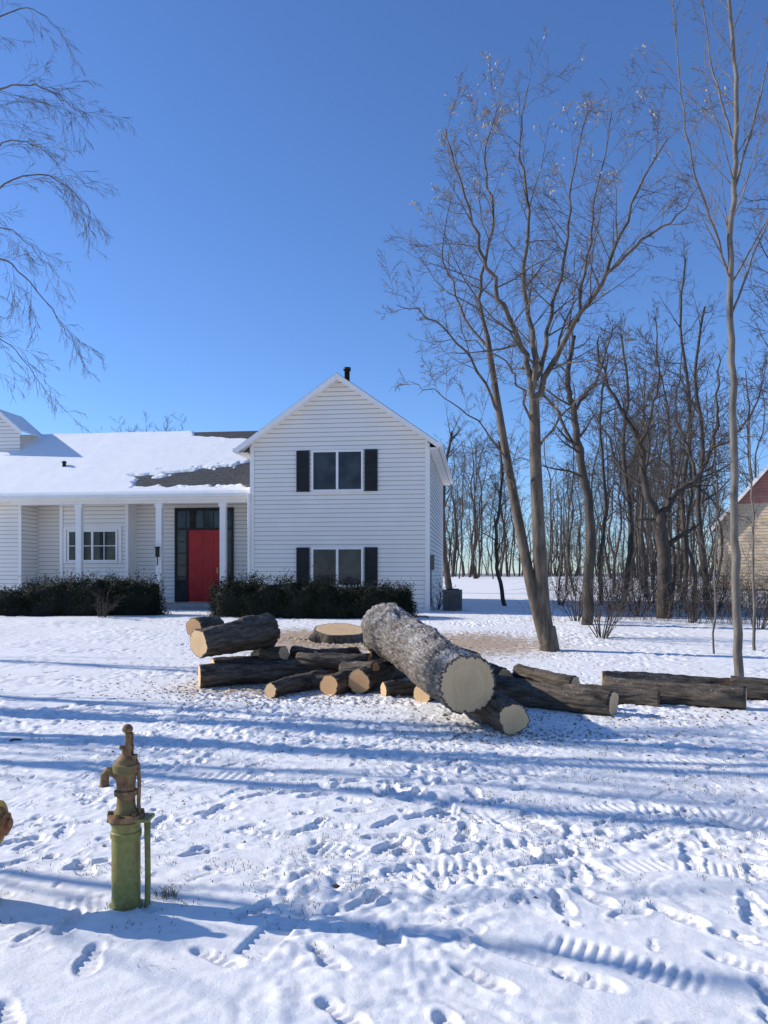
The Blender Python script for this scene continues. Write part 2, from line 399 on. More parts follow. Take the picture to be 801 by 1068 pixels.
def window(s0,s1,z0,z1,t,mull=1,grid=0,fw=0.06,mat=MT,parent=house,name="window"):
    L=[((s0,t-.055,z0),(s0+fw,t-.021,z1)),((s1-fw,t-.055,z0),(s1,t-.021,z1)),
       ((s0+fw,t-.055,z0),(s1-fw,t-.021,z0+fw)),((s0+fw,t-.055,z1-fw),(s1-fw,t-.021,z1)),
       ((s0-.04,t-.08,z0-.04),(s1+.04,t-.022,z0-.002))]
    for i in range(1,mull+1):
        m_=s0+(s1-s0)*i/(mull+1); L.append(((m_-.035,t-.052,z0+fw),(m_+.035,t-.022,z1-fw)))
    ob=boxes(name,L,mat,parent)
    pn=boxes("pane",[((s0+fw,t-.030,z0+fw),(s1-fw,t-.0225,z1-fw))],MG,ob)
    if grid:
        w=(s1-s0-2*fw)
        for i in range(1,grid[0]): 
            m_=s0+fw+w*i/grid[0]; boxes("glazing_bar",[((m_-.012,t-.038,z0+fw),(m_+.012,t-.031,z1-fw))],mat,ob)
        for i in range(1,grid[1]):
            m_=z0+fw+(z1-z0-2*fw)*i/grid[1]; boxes("glazing_bar",[((s0+fw,t-.0375,m_-.012),(s1-fw,t-.0315,m_+.012))],mat,ob)
    return ob
def shutter(s0,s1,z0,z1,t):
    L=[((s0,t-.055,z0),(s0+.05,t-.021,z1)),((s1-.05,t-.055,z0),(s1,t-.021,z1)),((s0+.05,t-.055,z0),(s1-.05,t-.021,z0+.07)),((s0+.05,t-.055,z1-.07),(s1-.05,t-.021,z1)),((s0+.05,t-.055,(z0+z1)/2-.03),(s1-.05,t-.021,(z0+z1)/2+.03)),((s0+.05,t-.030,z0+.07),(s1-.05,t-.022,z1-.07))]
    z=z0+.09
    while z<z1-.1:
        if abs(z-(z0+z1)/2)>.06: L.append(((s0+.05,t-.048,z),(s1-.05,t-.031,z+.025)))
        z+=.05
    return boxes("shutter",L,MB,house)
for (pa,pb) in ((470,513),(571,612)):
    sA,sB=S(325,0),S(379,0); zA,zB=HZ(pb,sA,0),HZ(pa,sA,0)
    window(sA,sB,zA,zB,0,1)
    shutter(S(309.5,0),S(323,0),zA,zB,0); shutter(S(380.5,0),S(394,0),zA,zB,0)

# wing
te=0.25; tr=4.3; sW=S(258,te)
ze=HZ(514,S(200,te),te); zr=HZ(452,S(150,tr),tr); sEnd=-19.0
wsl=(zr-ze)/(tr-te+.04)
zf=HZ(629,S(210,1.0),1.0)
wallt=2.0; zs_=ze-0.16
sProj=S(22,1.0)
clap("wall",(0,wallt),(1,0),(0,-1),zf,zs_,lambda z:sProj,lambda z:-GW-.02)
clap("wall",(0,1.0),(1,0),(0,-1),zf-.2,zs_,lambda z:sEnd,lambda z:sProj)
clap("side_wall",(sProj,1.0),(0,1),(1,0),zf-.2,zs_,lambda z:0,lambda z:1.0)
boxes("corner_trim",[((sProj-.08,.965,zf-.2),(sProj+.022,.978,zs_))],MT,house)
boxes("porch_floor",[((sProj+.02,0.35,0.2),(-GW-.03,wallt-.02,zf-.004))],MC,house)
sd_=S(212,0.0)
boxes("porch_step",[((sd_-.9,0.02,0.2),(sd_+.9,0.34,zf-.15))],MC,house)
boxes("porch_soffit",[((sEnd,te+.02,zs_),(-GW-.03,wallt+.2,zs_+.03))],MT,house)
boxes("fascia",[((sEnd,te,zs_-.04),(-GW-.02,te+.018,ze-.02))],MT,house)
boxes("gutter",[((sEnd,te-.11,ze-.13),(-GW-.02,te-.002,ze-.015))],MT,house,0.02)
mk("rear_wall",[(sEnd,8.0,zb),(-GW,8.0,zb),(-GW,8.0,ze),(sEnd,8.0,ze)],[(0,1,2,3)],MW,house)
boxes("fascia_beam",[((sProj,.42,zs_-.14),(-GW-.03,.62,zs_-.002))],MT,house)
for p in (83,166.5,233):
    s_=S(p,.52); boxes("porch_column",[((s_-.095,.43,zf),(s_+.095,.61,zs_-.14)),((s_-.13,.40,zf),(s_+.13,.64,zf+.18)),((s_-.125,.405,zs_-.26),(s_+.125,.635,zs_-.142))],MT,house,0.01)
slab("roof",[(sEnd,te-.04,ze),(-GW+.55,te-.04,ze),(-GW+.55,tr,zr),(sEnd,tr,zr)],0.04,MSH,house)
slab("roof",[(sEnd,tr,zr),(-GW+.55,tr,zr),(-GW+.55,tr+4.2,ze),(sEnd,tr+4.2,ze)],0.04,MSH,house)
nu,nw=340,130; Vs=[];Fs=[]
s0,s1=sEnd,-GW-0.03
for j in range(nw+1):
    w=j/nw
    for i in range(nu+1):
        u=s0+(s1-s0)*(1-(1-i/nu)**1.6); t=te-.05+(tr-te+.05)*w
        px=CX+F*((RX+kc*u+ks*t)/(RY-ks*u+kc*t)); n_=mn.fractal(Vector((u*0.9,w*4,1.3)),1,2,4)
        n5_=mn.fractal(Vector((u*2.2,w*22,4.3)),1,2,4)*0.5
        x=(px-140)/(258-140)
        lo=0.07+0.03*n_; hi=0.24+0.20*max(0,x)
        m1=min((w-lo)*14, (hi-w)*11, x*6)+n_*0.5+n5_*1.5-.05
        x2=(px-203)/55.0
        m2=min((w-(0.90-0.07*max(0,x2)))*22,x2*6)+n_*0.4+n5_*0.6
        m=max(m1,m2)
        thick=0.070*(1-ss((m+0.15)/0.5))
        thick=thick-0.014+0.008*n_
        if j==0: thick=-0.01
        Vs.append((u,t,ze+wsl*(t-te+.04)+thick))
for j in range(nw):
    for i in range(nu):
        a=j*(nu+1)+i; Fs.append((a,a+1,a+nu+2,a+nu+1))
mk("roof_snow",Vs,Fs,MRS,house,True)
s_=S(62,1.6); V,Fc=lathe([(.06,-.2),(.06,.18),(.08,.18),(.08,.23),(.03,.25)],14); v_=mk("roof_vent",V,Fc,MB,house,True); v_.location=(s_,1.9,ze+wsl*(1.9-te))
tg=2.9; sc=S(-4,tg); zp=HZ(426,sc,tg); sl2=0.85; hw=.95
zbot=ze+wsl*(tg-te)-.15
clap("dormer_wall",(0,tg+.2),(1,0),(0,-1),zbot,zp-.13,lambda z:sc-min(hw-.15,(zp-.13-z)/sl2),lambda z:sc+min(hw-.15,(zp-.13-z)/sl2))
slab("dormer_roof",[(sc,tg+.03,zp+.02),(sc+hw,tg+.03,zp+.02-hw*sl2),(sc+hw,tg+1.6,zp+.02-hw*sl2),(sc,tg+1.6,zp+.02)],.05,MRS,house)
slab("dormer_roof",[(sc,tg+.03,zp+.02),(sc,tg+1.6,zp+.02),(sc-hw,tg+1.6,zp+.02-hw*sl2),(sc-hw,tg+.03,zp+.02-hw*sl2)],.05,MRS,house)
rake("rake_board",sc,zp,sc+hw,zp-hw*sl2,tg); rake("rake_board",sc-hw,zp-hw*sl2,sc-.001,zp-.001,tg)
tb=1.35; b0,b1=S(63,tb),S(134,tb); zb0,zb1=HZ(601,b0,tb),zs_-.01
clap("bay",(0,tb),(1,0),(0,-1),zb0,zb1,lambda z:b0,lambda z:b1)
boxes("bay_side",[((b0+.001,tb+.002,zb0),(b0+.03,wallt,zb1))],MT,house)
boxes("bay_side",[((b1-.03,tb+.002,zb0),(b1-.001,wallt,zb1))],MT,house)
boxes("bay_sill",[((b0-.02,tb-.04,zb0-.06),(b1+.02,wallt,zb0-.002))],MT,house)
for a_,b_,z_,zz_ in ((b0-.01,b0+.1,zb0,zb1),(b1-.1,b1+.01,zb0,zb1)):
    boxes("corner_trim",[((a_,tb-.04,z_),(b_,tb-.022,zz_))],MT,house)
w0,w1=S(71,tb),S(123,tb); wz0,wz1=HZ(586,w0,tb),HZ(553,w0,tb)
boxes("window_casing",[((w0-.14,tb-.05,wz0-.05),(w0-.045,tb-.023,wz1+.12)),((w1+.045,tb-.05,wz0-.05),(w1+.14,tb-.023,wz1+.12)),((w0-.045,tb-.05,wz1+.01),(w1+.045,tb-.023,wz1+.12))],MT,house)
window(w0,w1,wz0,wz1,tb,1,(4,2))
e0,e1=S(183,wallt),S(244,wallt); d0,d1=S(197,wallt),S(230,wallt)
zt_=HZ(530,e0,wallt); zd=HZ(553,e0,wallt); t=wallt; fz=zf
fr=boxes("door_surround",[((e0,t-.08,fz),(e0+.07,t-.021,zt_)),((e1-.07,t-.08,fz),(e1,t-.021,zt_)),((e0+.07,t-.08,zt_-.08),(e1-.07,t-.021,zt_)),
  ((e0+.07,t-.08,zd),(e1-.07,t-.021,zd+.08)),((d0-.07,t-.079,fz),(d0-.003,t-.021,zd)),((d1+.003,t-.079,fz),(d1+.07,t-.021,zd)),
  ((e0+.07,t-.075,fz),(d0-.07,t-.021,fz+.45)),((d1+.07,t-.075,fz),(e1-.07,t-.021,fz+.45))],MB,house)
boxes("transom_pane",[((e0+.07,t-.04,zd+.08),(e1-.07,t-.022,zt_-.08))],MG,fr)
boxes("sidelight_pane",[((e0+.07,t-.04,fz+.45),(d0-.07,t-.022,zd))],MG,fr)
boxes("sidelight_pane",[((d1+.07,t-.04,fz+.45),(e1-.07,t-.022,zd))],MG,fr)
for i in range(1,6):
    m_=e0+.07+(e1-e0-.14)*i/6; boxes("glazing_bar",[((m_-.015,t-.055,zd+.08),(m_+.015,t-.041,zt_-.08))],MB,fr)
for a_,b_ in ((e0+.07,d0-.07),(d1+.07,e1-.07)):
    for i in range(1,5):
        m_=fz+.45+(zd-fz-.45)*i/5; boxes("glazing_bar",[((a_,t-.055,m_-.015),(b_,t-.041,m_+.015))],MB,fr)
Ld=[((d0,t-.05,fz+.02),(d1,t-.022,zd-.003))]
dw=(d1-d0); 
door=boxes("door",Ld+[((d0+dw*(.12+.42*i),t-.062,fz+a),(d0+dw*(.46+.42*i)-.08*dw*i,t-.0495,fz+b)) for i in (0,1) for a,b in ((.2,.85),(1.0,1.6),(1.72,zd-fz-.12))],MR,house,0.006)
boxes("handle",[((d1-.10,t-.09,fz+.95),(d1-.05,t-.051,fz+1.15)),((d1-.085,t-.12,fz+1.0),(d1-.065,t-.09,fz+1.1))],MBR,door,0.004)
dsx=S(262,-.1)
boxes("downspout",[((dsx-.12,-.11,.62),(dsx-.04,-.04,ze-.1)),((dsx-.12,-.3,.55),(dsx-.04,-.04,.62))],MT,house,0.01)
s_=S(165,.43)
boxes("porch_lantern",[((s_-.07,.30,zf+1.75),(s_+.07,.425,zf+1.79)),((s_-.05,.315,zf+1.5),(s_+.05,.41,zf+1.75)),((s_-.06,.31,zf+1.47),(s_+.06,.42,zf+1.5)),((s_-.015,.35,zf+1.2),(s_+.015,.38,zf+1.47))],MB,house,0.006)
boxes("electric_meter",[((.023,.35,1.7),(.14,.62,2.15)),((.023,.45,.6),(.06,.5,1.7))],MM,house,0.01)
ac=empty("air_conditioner",(GX(472,23.8).x,23.8,gz(GX(472,23.8).x,23.8)),-yaw)
tag(ac,"grey outdoor air conditioner beside the house wall","air conditioner")
boxes("casing",[((-.29,-.29,.03),(.29,.29,.08)),((-.29,-.29,.58),(.29,.29,.64)),((-.24,-.24,.08),(.24,.24,.58))]+[((a-.025,b-.025,.08),(a+.025,b+.025,.58)) for a in (-.265,.265) for b in (-.265,.265)],MM,ac,0.006)
boxes("grille",[((-.24,-.275,.10+i*.045),(.24,-.25,.12+i*.045)) for i in range(10)]+[((.25,-.24,.10+i*.045),(.275,.24,.12+i*.045)) for i in range(10)],MM,ac)
V,Fc=lathe([(.2,.64),(.2,.67),(.17,.67),(.15,.645)],24); mk("fan_guard",V,Fc,MB,ac,True)

# neighbour house
tan=M("tan_siding"); nn=tan.noise(2,5); tan.col(tan.ramp(nn,[(0.3,(0.62,0.46,0.29)),(0.7,(0.72,0.56,0.37))])); MTAN=tan.m
rsd=M("faded_red_siding"); nn=rsd.noise(2,5); rsd.col(rsd.ramp(nn,[(0.3,(0.42,0.15,0.11)),(0.7,(0.54,0.22,0.17))])); MRD=rsd.m
NY=40; nc=GX(749,NY); nh=empty("neighbour_house",(nc.x,nc.y,0),rad(-32)); tag(nh,"tan and faded red gabled house behind bare trees","house")
nw_=4.8; zw=W(0,545,NY).z; zap=W(0,486,NY-1).z; nsl=(zap-zw)/(nw_/2)
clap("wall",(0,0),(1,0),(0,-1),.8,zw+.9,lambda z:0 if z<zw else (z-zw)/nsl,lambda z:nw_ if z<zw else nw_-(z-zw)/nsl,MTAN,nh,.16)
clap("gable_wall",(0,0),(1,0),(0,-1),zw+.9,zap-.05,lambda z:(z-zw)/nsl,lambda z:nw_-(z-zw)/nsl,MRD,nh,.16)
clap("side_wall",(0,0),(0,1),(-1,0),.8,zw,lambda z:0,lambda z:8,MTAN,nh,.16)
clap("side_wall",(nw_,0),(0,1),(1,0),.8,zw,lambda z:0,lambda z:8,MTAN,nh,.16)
slab("roof",[(nw_/2,-.3,zap+.1),(nw_+.4,-.3,zw-.4*nsl+.1),(nw_+.4,8,zw-.4*nsl+.1),(nw_/2,8,zap+.1)],.06,MSH,nh)
slab("roof",[(nw_/2,-.3,zap+.1),(nw_/2,8,zap+.1),(-.4,8,zw-.4*nsl+.1),(-.4,-.3,zw-.4*nsl+.1)],.06,MSH,nh)
rake("rake_board",nw_/2,zap+.08,nw_+.4,zw-.4*nsl+.08,-.34,.25,.03,nh); rake("rake_board",-.4,zw-.4*nsl+.08,nw_/2-.001,zap+.079,-.34,.25,.03,nh)
window(3.0,3.9,2.4,3.7,0,0,(2,2),.08,MT,nh)

# ------------------------------------------------------------------ logs
def make_log(p0,p1,r0,r1,seed,label,big=False,bend=0.0,ridge=0.018,cut=MCUT,flare=0.0,cat="log",name="log"):
    p0=Vector(p0);p1=Vector(p1); ax=p1-p0; L=ax.length
    n=150 if big else 64; m=max(10,int(L/(0.02 if big else 0.035)))
    def rr(a,t):
        r=r0+(r1-r0)*t
        c,s=math.cos(a),math.sin(a); q=r/.2
        k=mn.noise(Vector((c*1.2+seed,s*1.2,t*L*.9)))*(0.10 if big else .16)+mn.noise(Vector((seed,3,t*L*1.6)))*.05
        kn=max(0,mn.noise(Vector((c*1.6+seed*2,s*1.6,t*L*2.3)))-.36)*(.25 if big else .7)
        wv=mn.noise(Vector((c*2,s*2+seed,t*L*1.5)))*.5
        k2=(1-abs(mn.noise(Vector((c*6.0*q+seed*3+wv,s*6.0*q+wv,t*L*2.4))))*2.6)
        k4=(1-abs(mn.noise(Vector((c*10.0*q+seed,s*10.0*q+wv,t*L*5))))*2.4)
        k3=mn.noise(Vector((c*16*q,s*16*q+seed,t*L*14)))
        v=r*(1+k+kn*math.sin(math.pi*min(1,max(0,t))))-ridge*0.6+ridge*k2*0.6+ridge*.5*k4+ridge*.3*k3
        if flare: v+=flare*ss((t-.5)/.4)*(0.15+1.0*max(0,mn.noise(Vector((c*1.4+9,s*1.4,t*L*1.2+seed)))*2.4))
        return v
    V=[];Fc=[]
    for i in range(m+1):
        t=i/m
        bx_=bend*math.sin(math.pi*t)+.25*bend*math.sin(3*math.pi*t)
        for k in range(n):
            a=2*math.pi*k/n; v=rr(a,t); V.append((v*math.cos(a)+bx_,v*math.sin(a),t*L+(flare*.9*mn.noise(Vector((math.cos(a)*1.5,math.sin(a)*1.5,seed)))*ss((t-.9)/.1) if flare else 0)))
    for i in range(m):
        for k in range(n):
            k2=(k+1)%n; Fc.append((i*n+k,i*n+k2,(i+1)*n+k2,(i+1)*n+k))
    for e,t in ((0,0.0),(1,1.0)):
        b=len(V); o=0 if e==0 else m*n
        for k in range(n):
            v=V[o+k]; V.append((v[0]*.93,v[1]*.93,v[2]))
        for k in range(n):
            k2=(k+1)%n
            Fc.append((o+k,b+k,b+k2,o+k2) if e==0 else (o+k,o+k2,b+k2,b+k))
    ob=mk(name,V,Fc,MLOGBIG if big else MLOG,None,True)
    q=ax.to_track_quat('Z','Y'); ob.rotation_mode='QUATERNION'; ob.rotation_quaternion=q; ob.location=p0
    for e in (0,1):
        o=0 if e==0 else m*n
        Vc=[(0,0,0)]+[(V[o+k][0]*.935,V[o+k][1]*.935,V[o+k][2]-(L if e else 0)) for k in range(n)]
        Fcc=[(0,1+(k+1)%n,1+k) if e==0 else (0,1+k,1+(k+1)%n) for k in range(n)]
        c=mk("cut_end",Vc,Fcc,cut,ob); c.location=(0,0,(-0.003 if e==0 else L+.003))
    tag(ob,label,cat,"logs cut from the felled tree"); return ob
def WG(px,Y,r,extra=0):
    x=(px-CX)/F*Y; return Vector((x,Y,g0(Y)+r*0.88+extra))
make_log(W(487,714,7.9),W(402,653,12.4),.30,.37,3.3,"huge rough barked trunk log resting across smaller logs",True,0.05,.030,MCUT,.07)
make_log(W(536,750,7.72),W(488,724,8.9),.165,.19,5.1,"short log under the huge trunk with tan cut end",ridge=.022)
make_log(WG(640,8.75,.15,0),WG(515,9.7,.17,0),.145,.18,7.7,"long dark barked log lying on the snow",bend=.07,ridge=.024)
make_log(WG(688,9.3,.10),WG(560,9.8,.13),.09,.14,8.2,"thin dark log behind another log",bend=-.06)
make_log(WG(778,9.15,.145),WG(630,9.9,.14),.135,.16,9.4,"long straight dark log lying on the snow",bend=.06,ridge=.022)
make_log(WG(800,10.0,.12),WG(628,10.4,.12,.04),.11,.13,48.4,"long thin dark log lying behind another log",bend=-.07,ridge=.02)
make_log(WG(860,9.5,.13),WG(762,10.0,.14),.135,.145,10.9,"dark log lying behind a long straight log")
make_log(WG(600,9.2,.09,.22),WG(540,9.9,.1,.26),.085,.10,49.9,"thin branch piece lying on a dark log",bend=.04)
make_log(WG(208,10.8,.17,0),WG(378,11.6,.15,0),.17,.14,13.1,"long dark mossy log lying at the base of the pile",bend=.10,ridge=.026)
make_log(WG(222,11.35,.17,0),WG(330,12.1,.16,0),.165,.15,29.1,"dark log lying at the back of the pile",bend=.05)
make_log(W(207,671,10.85),W(280,657,11.85),.20,.26,11.3,"thick short log stacked on other logs with round cut end",ridge=.026)
make_log(W(202,655,11.35),W(226,652,11.8),.145,.15,12.3,"short stub of log lying on top of the pile",ridge=.02,cut=MCUT2)
make_log(WG(282,9.95,.105),WG(345,11.0,.12),.10,.125,14.9,"thin log on the snow with round tan cut end",bend=.03)
make_log(WG(343,10.15,.14),WG(388,11.0,.14),.145,.14,15.2,"short log on the snow with bright cut end",cut=MCUT2)
make_log(WG(374,10.2,.15,.03),WG(402,11.0,.15,.05),.165,.15,16.2,"short log with orange cut end against the trunk",cut=MCUT2)
make_log(WG(385,10.9,.13,.22),WG(310,11.1,.1,.26),.12,.09,17.6,"thin branch log lying over other logs",bend=.08)
make_log(WG(400,10.0,.1),WG(444,10.25,.1),.10,.09,18.4,"small branch piece on the snow beside the trunk")
make_log(WG(268,11.9,.12,.16),WG(296,11.4,.12,.28),.12,.1,19.9,"small dark log wedged behind the pile")
make_log(WG(330,11.4,.11,.22),WG(372,11.9,.11,.22),.11,.1,31.9,"short log stacked in the pile")
make_log(WG(305,11.7,.09,.30),WG(352,11.3,.08,.27),.075,.06,41.9,"thin crooked branch lying over the pile",bend=.10)
make_log(WG(318,10.6,.10,0),WG(365,10.7,.1,0),.10,.1,33.9,"small dark log in the pile")
make_log(WG(300,10.35,.06,0),WG(338,10.9,.07,.1),.055,.07,43.9,"thin branch piece leaning on the pile",bend=.04)
make_log(WG(392,11.2,.16,.0),WG(430,11.9,.16,.0),.17,.16,34.9,"short thick log propping up the huge trunk")
make_log(WG(385,12.0,.18,.0),WG(445,12.2,.18,.0),.20,.19,35.9,"short thick log propping up the huge trunk")
make_log(WG(526,9.7,.12,.18),WG(470,10.7,.13,.2),.125,.13,20.3,"short log behind the trunk with tan cut end",cut=MCUT2)
make_log(WG(494,12.0,.16),WG(466,12.4,.16,.06),.18,.19,21.3,"short round log piece on the snow")
make_log(WG(505,10.2,.14),WG(590,10.5,.13),.14,.11,26.3,"dark log lying in the pile behind the trunk",bend=.05)
make_log(WG(440,9.6,.13),WG(480,10.3,.13),.13,.12,36.3,"dark log lying in the pile behind the trunk")
stx=WG(354,16.0,0).x
st=make_log(Vector((stx,16.0,g0(16.0)-.03)),Vector((stx+.01,15.96,g0(16.0)+.20)),.56,.53,23.1,"wide low tree stump with fresh tan cut top",ridge=.02,cat="stump",name="tree_stump")
make_log(WG(376,12.6,.12,.0),WG(344,12.9,.12),.12,.11,24.2,"short log lying beside the stump",cut=MCUT2)
make_log(WG(358,10.75,.1,.16),WG(392,10.45,.1,.22),.10,.09,27.2,"short stub of branch stacked in the pile",cut=MCUT2)

# wood chips
chip=M("wood_chip"); nn=chip.noise(30,2); chip.col(chip.ramp(nn,[(0.3,(0.12,0.085,0.055)),(0.7,(0.42,0.31,0.20))])); MCH=chip.m
V=[];Fc=[]; rc=random.Random(5)
for k in range(3600):
    c=rc.choice([(-2.3,10.6,.8,.5),(-.6,10,1.0,.5),(1.4,7.7,.5,.22),(2.5,8.6,1.2,.3),(-1.4,10,1.0,.5),(-1.5,15,2,1.5),(2,14.5,2,1.5),(0,10.6,1.5,.6),(0.3,6.2,2.8,1.3)])
    x=rc.gauss(c[0],c[2]); y=rc.gauss(c[1],c[3]); 
    if y<3.4: continue
    z=gz(x,y)+.004; a=rc.uniform(0,6.28); l=rc.uniform(.006,.028)*(1 if y>6.8 else .6); w=l*rc.uniform(.2,.6); tl=rc.uniform(-.01,.01)
    u=Vector((math.cos(a)*l,math.sin(a)*l,tl)); v=Vector((-math.sin(a)*w,math.cos(a)*w,rc.uniform(0,.01))); p=Vector((x,y,z)); b=len(V)
    V+=[p-u,p-v,p+u,p+v,p+Vector((0,0,.008))]; Fc+=[(b,b+1,b+4),(b+1,b+2,b+4),(b+2,b+3,b+4),(b+3,b,b+4)]
o=mk("wood_chips",V,Fc,MCH); o["kind"]="stuff"; tag(o,"wood chips and sawdust scattered on the snow","wood chips")
gm=M("dry_grass_blades"); nn=gm.noise(12,2); gm.col(gm.ramp(nn,[(0.3,(0.09,0.085,0.045)),(0.7,(0.28,0.24,0.15))])); MGR=gm.m
V=[];Fc=[]
def tuft(x,y,n,h,spread):
    for i in range(n):
        a=rc.uniform(0,6.28); bx=x+rc.gauss(0,spread); by=y+rc.gauss(0,spread); hh=h*rc.uniform(.4,1.1)
        ln=rc.uniform(.2,1.1)*hh; w=.0018; b=len(V)
        ux,uy=-math.sin(a)*w,math.cos(a)*w; bz=gz(bx,by)-.005
        V.extend([(bx-ux,by-uy,bz),(bx+ux,by+uy,bz),(bx+math.cos(a)*ln*.5+ux,by+math.sin(a)*ln*.5+uy,bz+hh*.6),(bx+math.cos(a)*ln*.5-ux,by+math.sin(a)*ln*.5-uy,bz+hh*.6),(bx+math.cos(a)*ln,by+math.sin(a)*ln,bz+hh*.8)])
        Fc.extend([(b,b+1,b+2,b+3),(b+3,b+2,b+4)])
for k in range(1500):
    c=rc.choice([(1.7,5.4,1.4,.6),(.6,6.2,1.8,.8),(-.4,4.2,.8,.4),(1.0,4.4,1.2,.5),(-1,6.5,2,1.0),(2.5,6.5,1.5,.8),(0,8,3,1)])
    x=rc.gauss(c[0],c[2]); y=rc.gauss(c[1],c[3])
    if y>3.0: tuft(x,y,rc.randint(3,10),.026,.035)
tuft(-1.07,3.83,60,.07,.03)
o=mk("grass_tufts",V,Fc,MGR); o["kind"]="stuff"; tag(o,"dry grass blades poking through the snow","grass")

# ------------------------------------------------------------------ pump
grn=M("chipped_green_paint"); n1=grn.noise(9,5,.7); n2=grn.noise(30,5,.75)
c=grn.ramp(n2,[(.3,(.17,.165,.04)),(.7,(.29,.27,.085))]); c=grn.mix(grn.ramp(n1,[(.52,0.0),(.62,.85)]),c,(.20,.12,.05)); grn.col(c).bump(n2,.25,.003).rough(.5); MGN=grn.m
rst=M("rusty_iron"); n1=rst.noise(22,6,.75); c=rst.ramp(n1,[(.3,(.06,.03,.018)),(.5,(.20,.105,.05)),(.7,(.34,.21,.10))])
c=rst.mix(rst.ramp(rst.noise(7,3),[(.50,0.0),(.60,.7)]),c,(.17,.155,.05)); rst.col(c).bump(n1,.35,.004).rough(.7); MRU=rst.m
px0=(131.5-CX)/F*3.73; pump=empty("hand_water_pump",(px0,3.73,-0.01)); tag(pump,"old cast iron hand water pump with green base and rusty head","water pump")
V,Fc=lathe([(.078,-.05),(.078,.025),(.067,.03),(.067,.345),(.073,.35),(.073,.375),(.067,.38),(.067,.405),(.080,.425)],48); mk("base_cylinder",V,Fc,MGN,pump,True,sharp=30)
V,Fc=boxes_geo([((-.078,-.055,.426),(.125,.055,.446))]); 
fl=mk("flange_plate",V,Fc,MGN,pump); bm=fl.modifiers.new("b",'BEVEL'); bm.width=.008; bm.segments=2
V,Fc=lathe([(.086,.43),(.086,.458),(.060,.462),(.046,.485),(.042,.52),(.042,.545),(.055,.548),(.055,.57),(.043,.574),(.046,.62),(.052,.655),(.063,.66),(.063,.695),(.052,.70),(.046,.72),(.030,.735),(.020,.74),(.020,.77)],40)
for a in range(6):
    an=a*math.pi/3+.3; bx,by=.072*math.cos(an),.072*math.sin(an); Vb,Fb=boxes_geo([((bx-.009,by-.009,.457),(bx+.009,by+.009,.474))]); b=len(V); V+=Vb; Fc+=[tuple(i+b for i in f) for f in Fb]
pb=mk("pump_body",V,Fc,MRU,pump,True,sharp=30)
V=[];Fc=[]
sp_pts=[Vector(p) for p in ((-.02,-.01,.635),(-.055,-.012,.66),(-.080,-.014,.665),(-.096,-.015,.645),(-.099,-.015,.60),(-.099,-.015,.592))]
tube(V,Fc,sp_pts,[.026,.024,.022,.021,.021,.027],16,True)
mk("spout",V,Fc,MRU,pump,True,sharp=40)
V=[];Fc=[]
tube(V,Fc,[Vector(p) for p in ((.003,0,.74),(.004,0,.80),(.006,0,.85))],[.011,.010,.010],12,True)
b_,f_=boxes_geo([((.004,-.022,.735),(.030,-.010,.845)),((.004,.010,.735),(.030,.022,.845)),((-.03,-.009,.765),(.038,.009,.785)),((.010,-.030,.815),(.024,.030,.829)),((.020,-.02,.70),(.050,.02,.74))]); n=len(V); V+=b_; Fc+=[tuple(i+n for i in f) for f in f_]
V3,F3=lathe([(.012,.845),(.024,.852),(.026,.866),(.018,.880),(.006,.886)],16); n=len(V); V+=[(x+.007,y_,z) for x,y_,z in V3]; Fc+=[tuple(i+n for i in f) for f in F3]
hb=mk("handle_bracket",V,Fc,MRU,pump,False); bm=hb.modifiers.new("b",'BEVEL'); bm.width=.0025; bm.segments=2
V=[];Fc=[]
tube(V,Fc,[Vector(p) for p in ((.040,.0,.72),(.058,.0,.69),(.064,.0,.60),(.060,.0,.50),(.066,.0,.45))],[.012,.010,.009,.009,.011],10,True)
mk("side_arm",V,Fc,MRU,pump,True)
V=[];Fc=[]
tube(V,Fc,[Vector(p) for p in ((.102,0,.43),(.103,0,.30),(.105,0,.15),(.103,0,.03),(.103,0,-.02))],[.016,.014,.014,.014,.020],14,True)
mk("side_pipe",V,Fc,MGN,pump,True)

# hydrant
yel=M("yellow_paint"); n1=yel.noise(12,5,.7); c=yel.ramp(n1,[(.4,(.50,.33,.05)),(.55,(.36,.2,.05)),(.65,(.18,.07,.03))]); yel.col(c).rough(.6); MY=yel.m
redp=M("worn_red_paint"); n1=redp.noise(22,5,.7); c=redp.ramp(n1,[(.35,(.30,.06,.03)),(.5,(.22,.09,.035)),(.62,(.42,.27,.06))]); redp.col(c).bump(n1,.4,.004).rough(.65); MRP=redp.m
hyd=empty("fire_hydrant",(-1.985,3.72,-.01)); tag(hyd,"worn yellow and red garden hydrant standing in snow","hydrant")
V,Fc=lathe([(.13,-.03),(.13,.03),(.10,.04),(.095,.30),(.10,.48),(.12,.50),(.12,.53),(.10,.54),(.09,.60),(.05,.65),(.02,.67),(.02,.70)],32); mk("body",V,Fc,MY,hyd,True,sharp=35)
V,Fc=lathe([(.06,.06),(.06,.11),(.11,.115),(.11,.135)],24); o=mk("nozzle_flange",V,Fc,MY,hyd,True,sharp=35); o.rotation_euler=(0,rad(90),0); o.location=(0,0,.41)
V,Fc=lathe([(.085,.136),(.08,.15),(.058,.16),(.058,.178),(.028,.183),(.028,.197)],8); o=mk("nozzle_cap",V,Fc,MRP,hyd); o.rotation_euler=(0,rad(90),0); o.location=(0,0,.41)
V,Fc=lathe([(.09,.55),(.105,.555),(.10,.60),(.055,.66),(.025,.675),(.025,.72)],24); mk("bonnet",V,Fc,MRP,hyd,True,sharp=35)

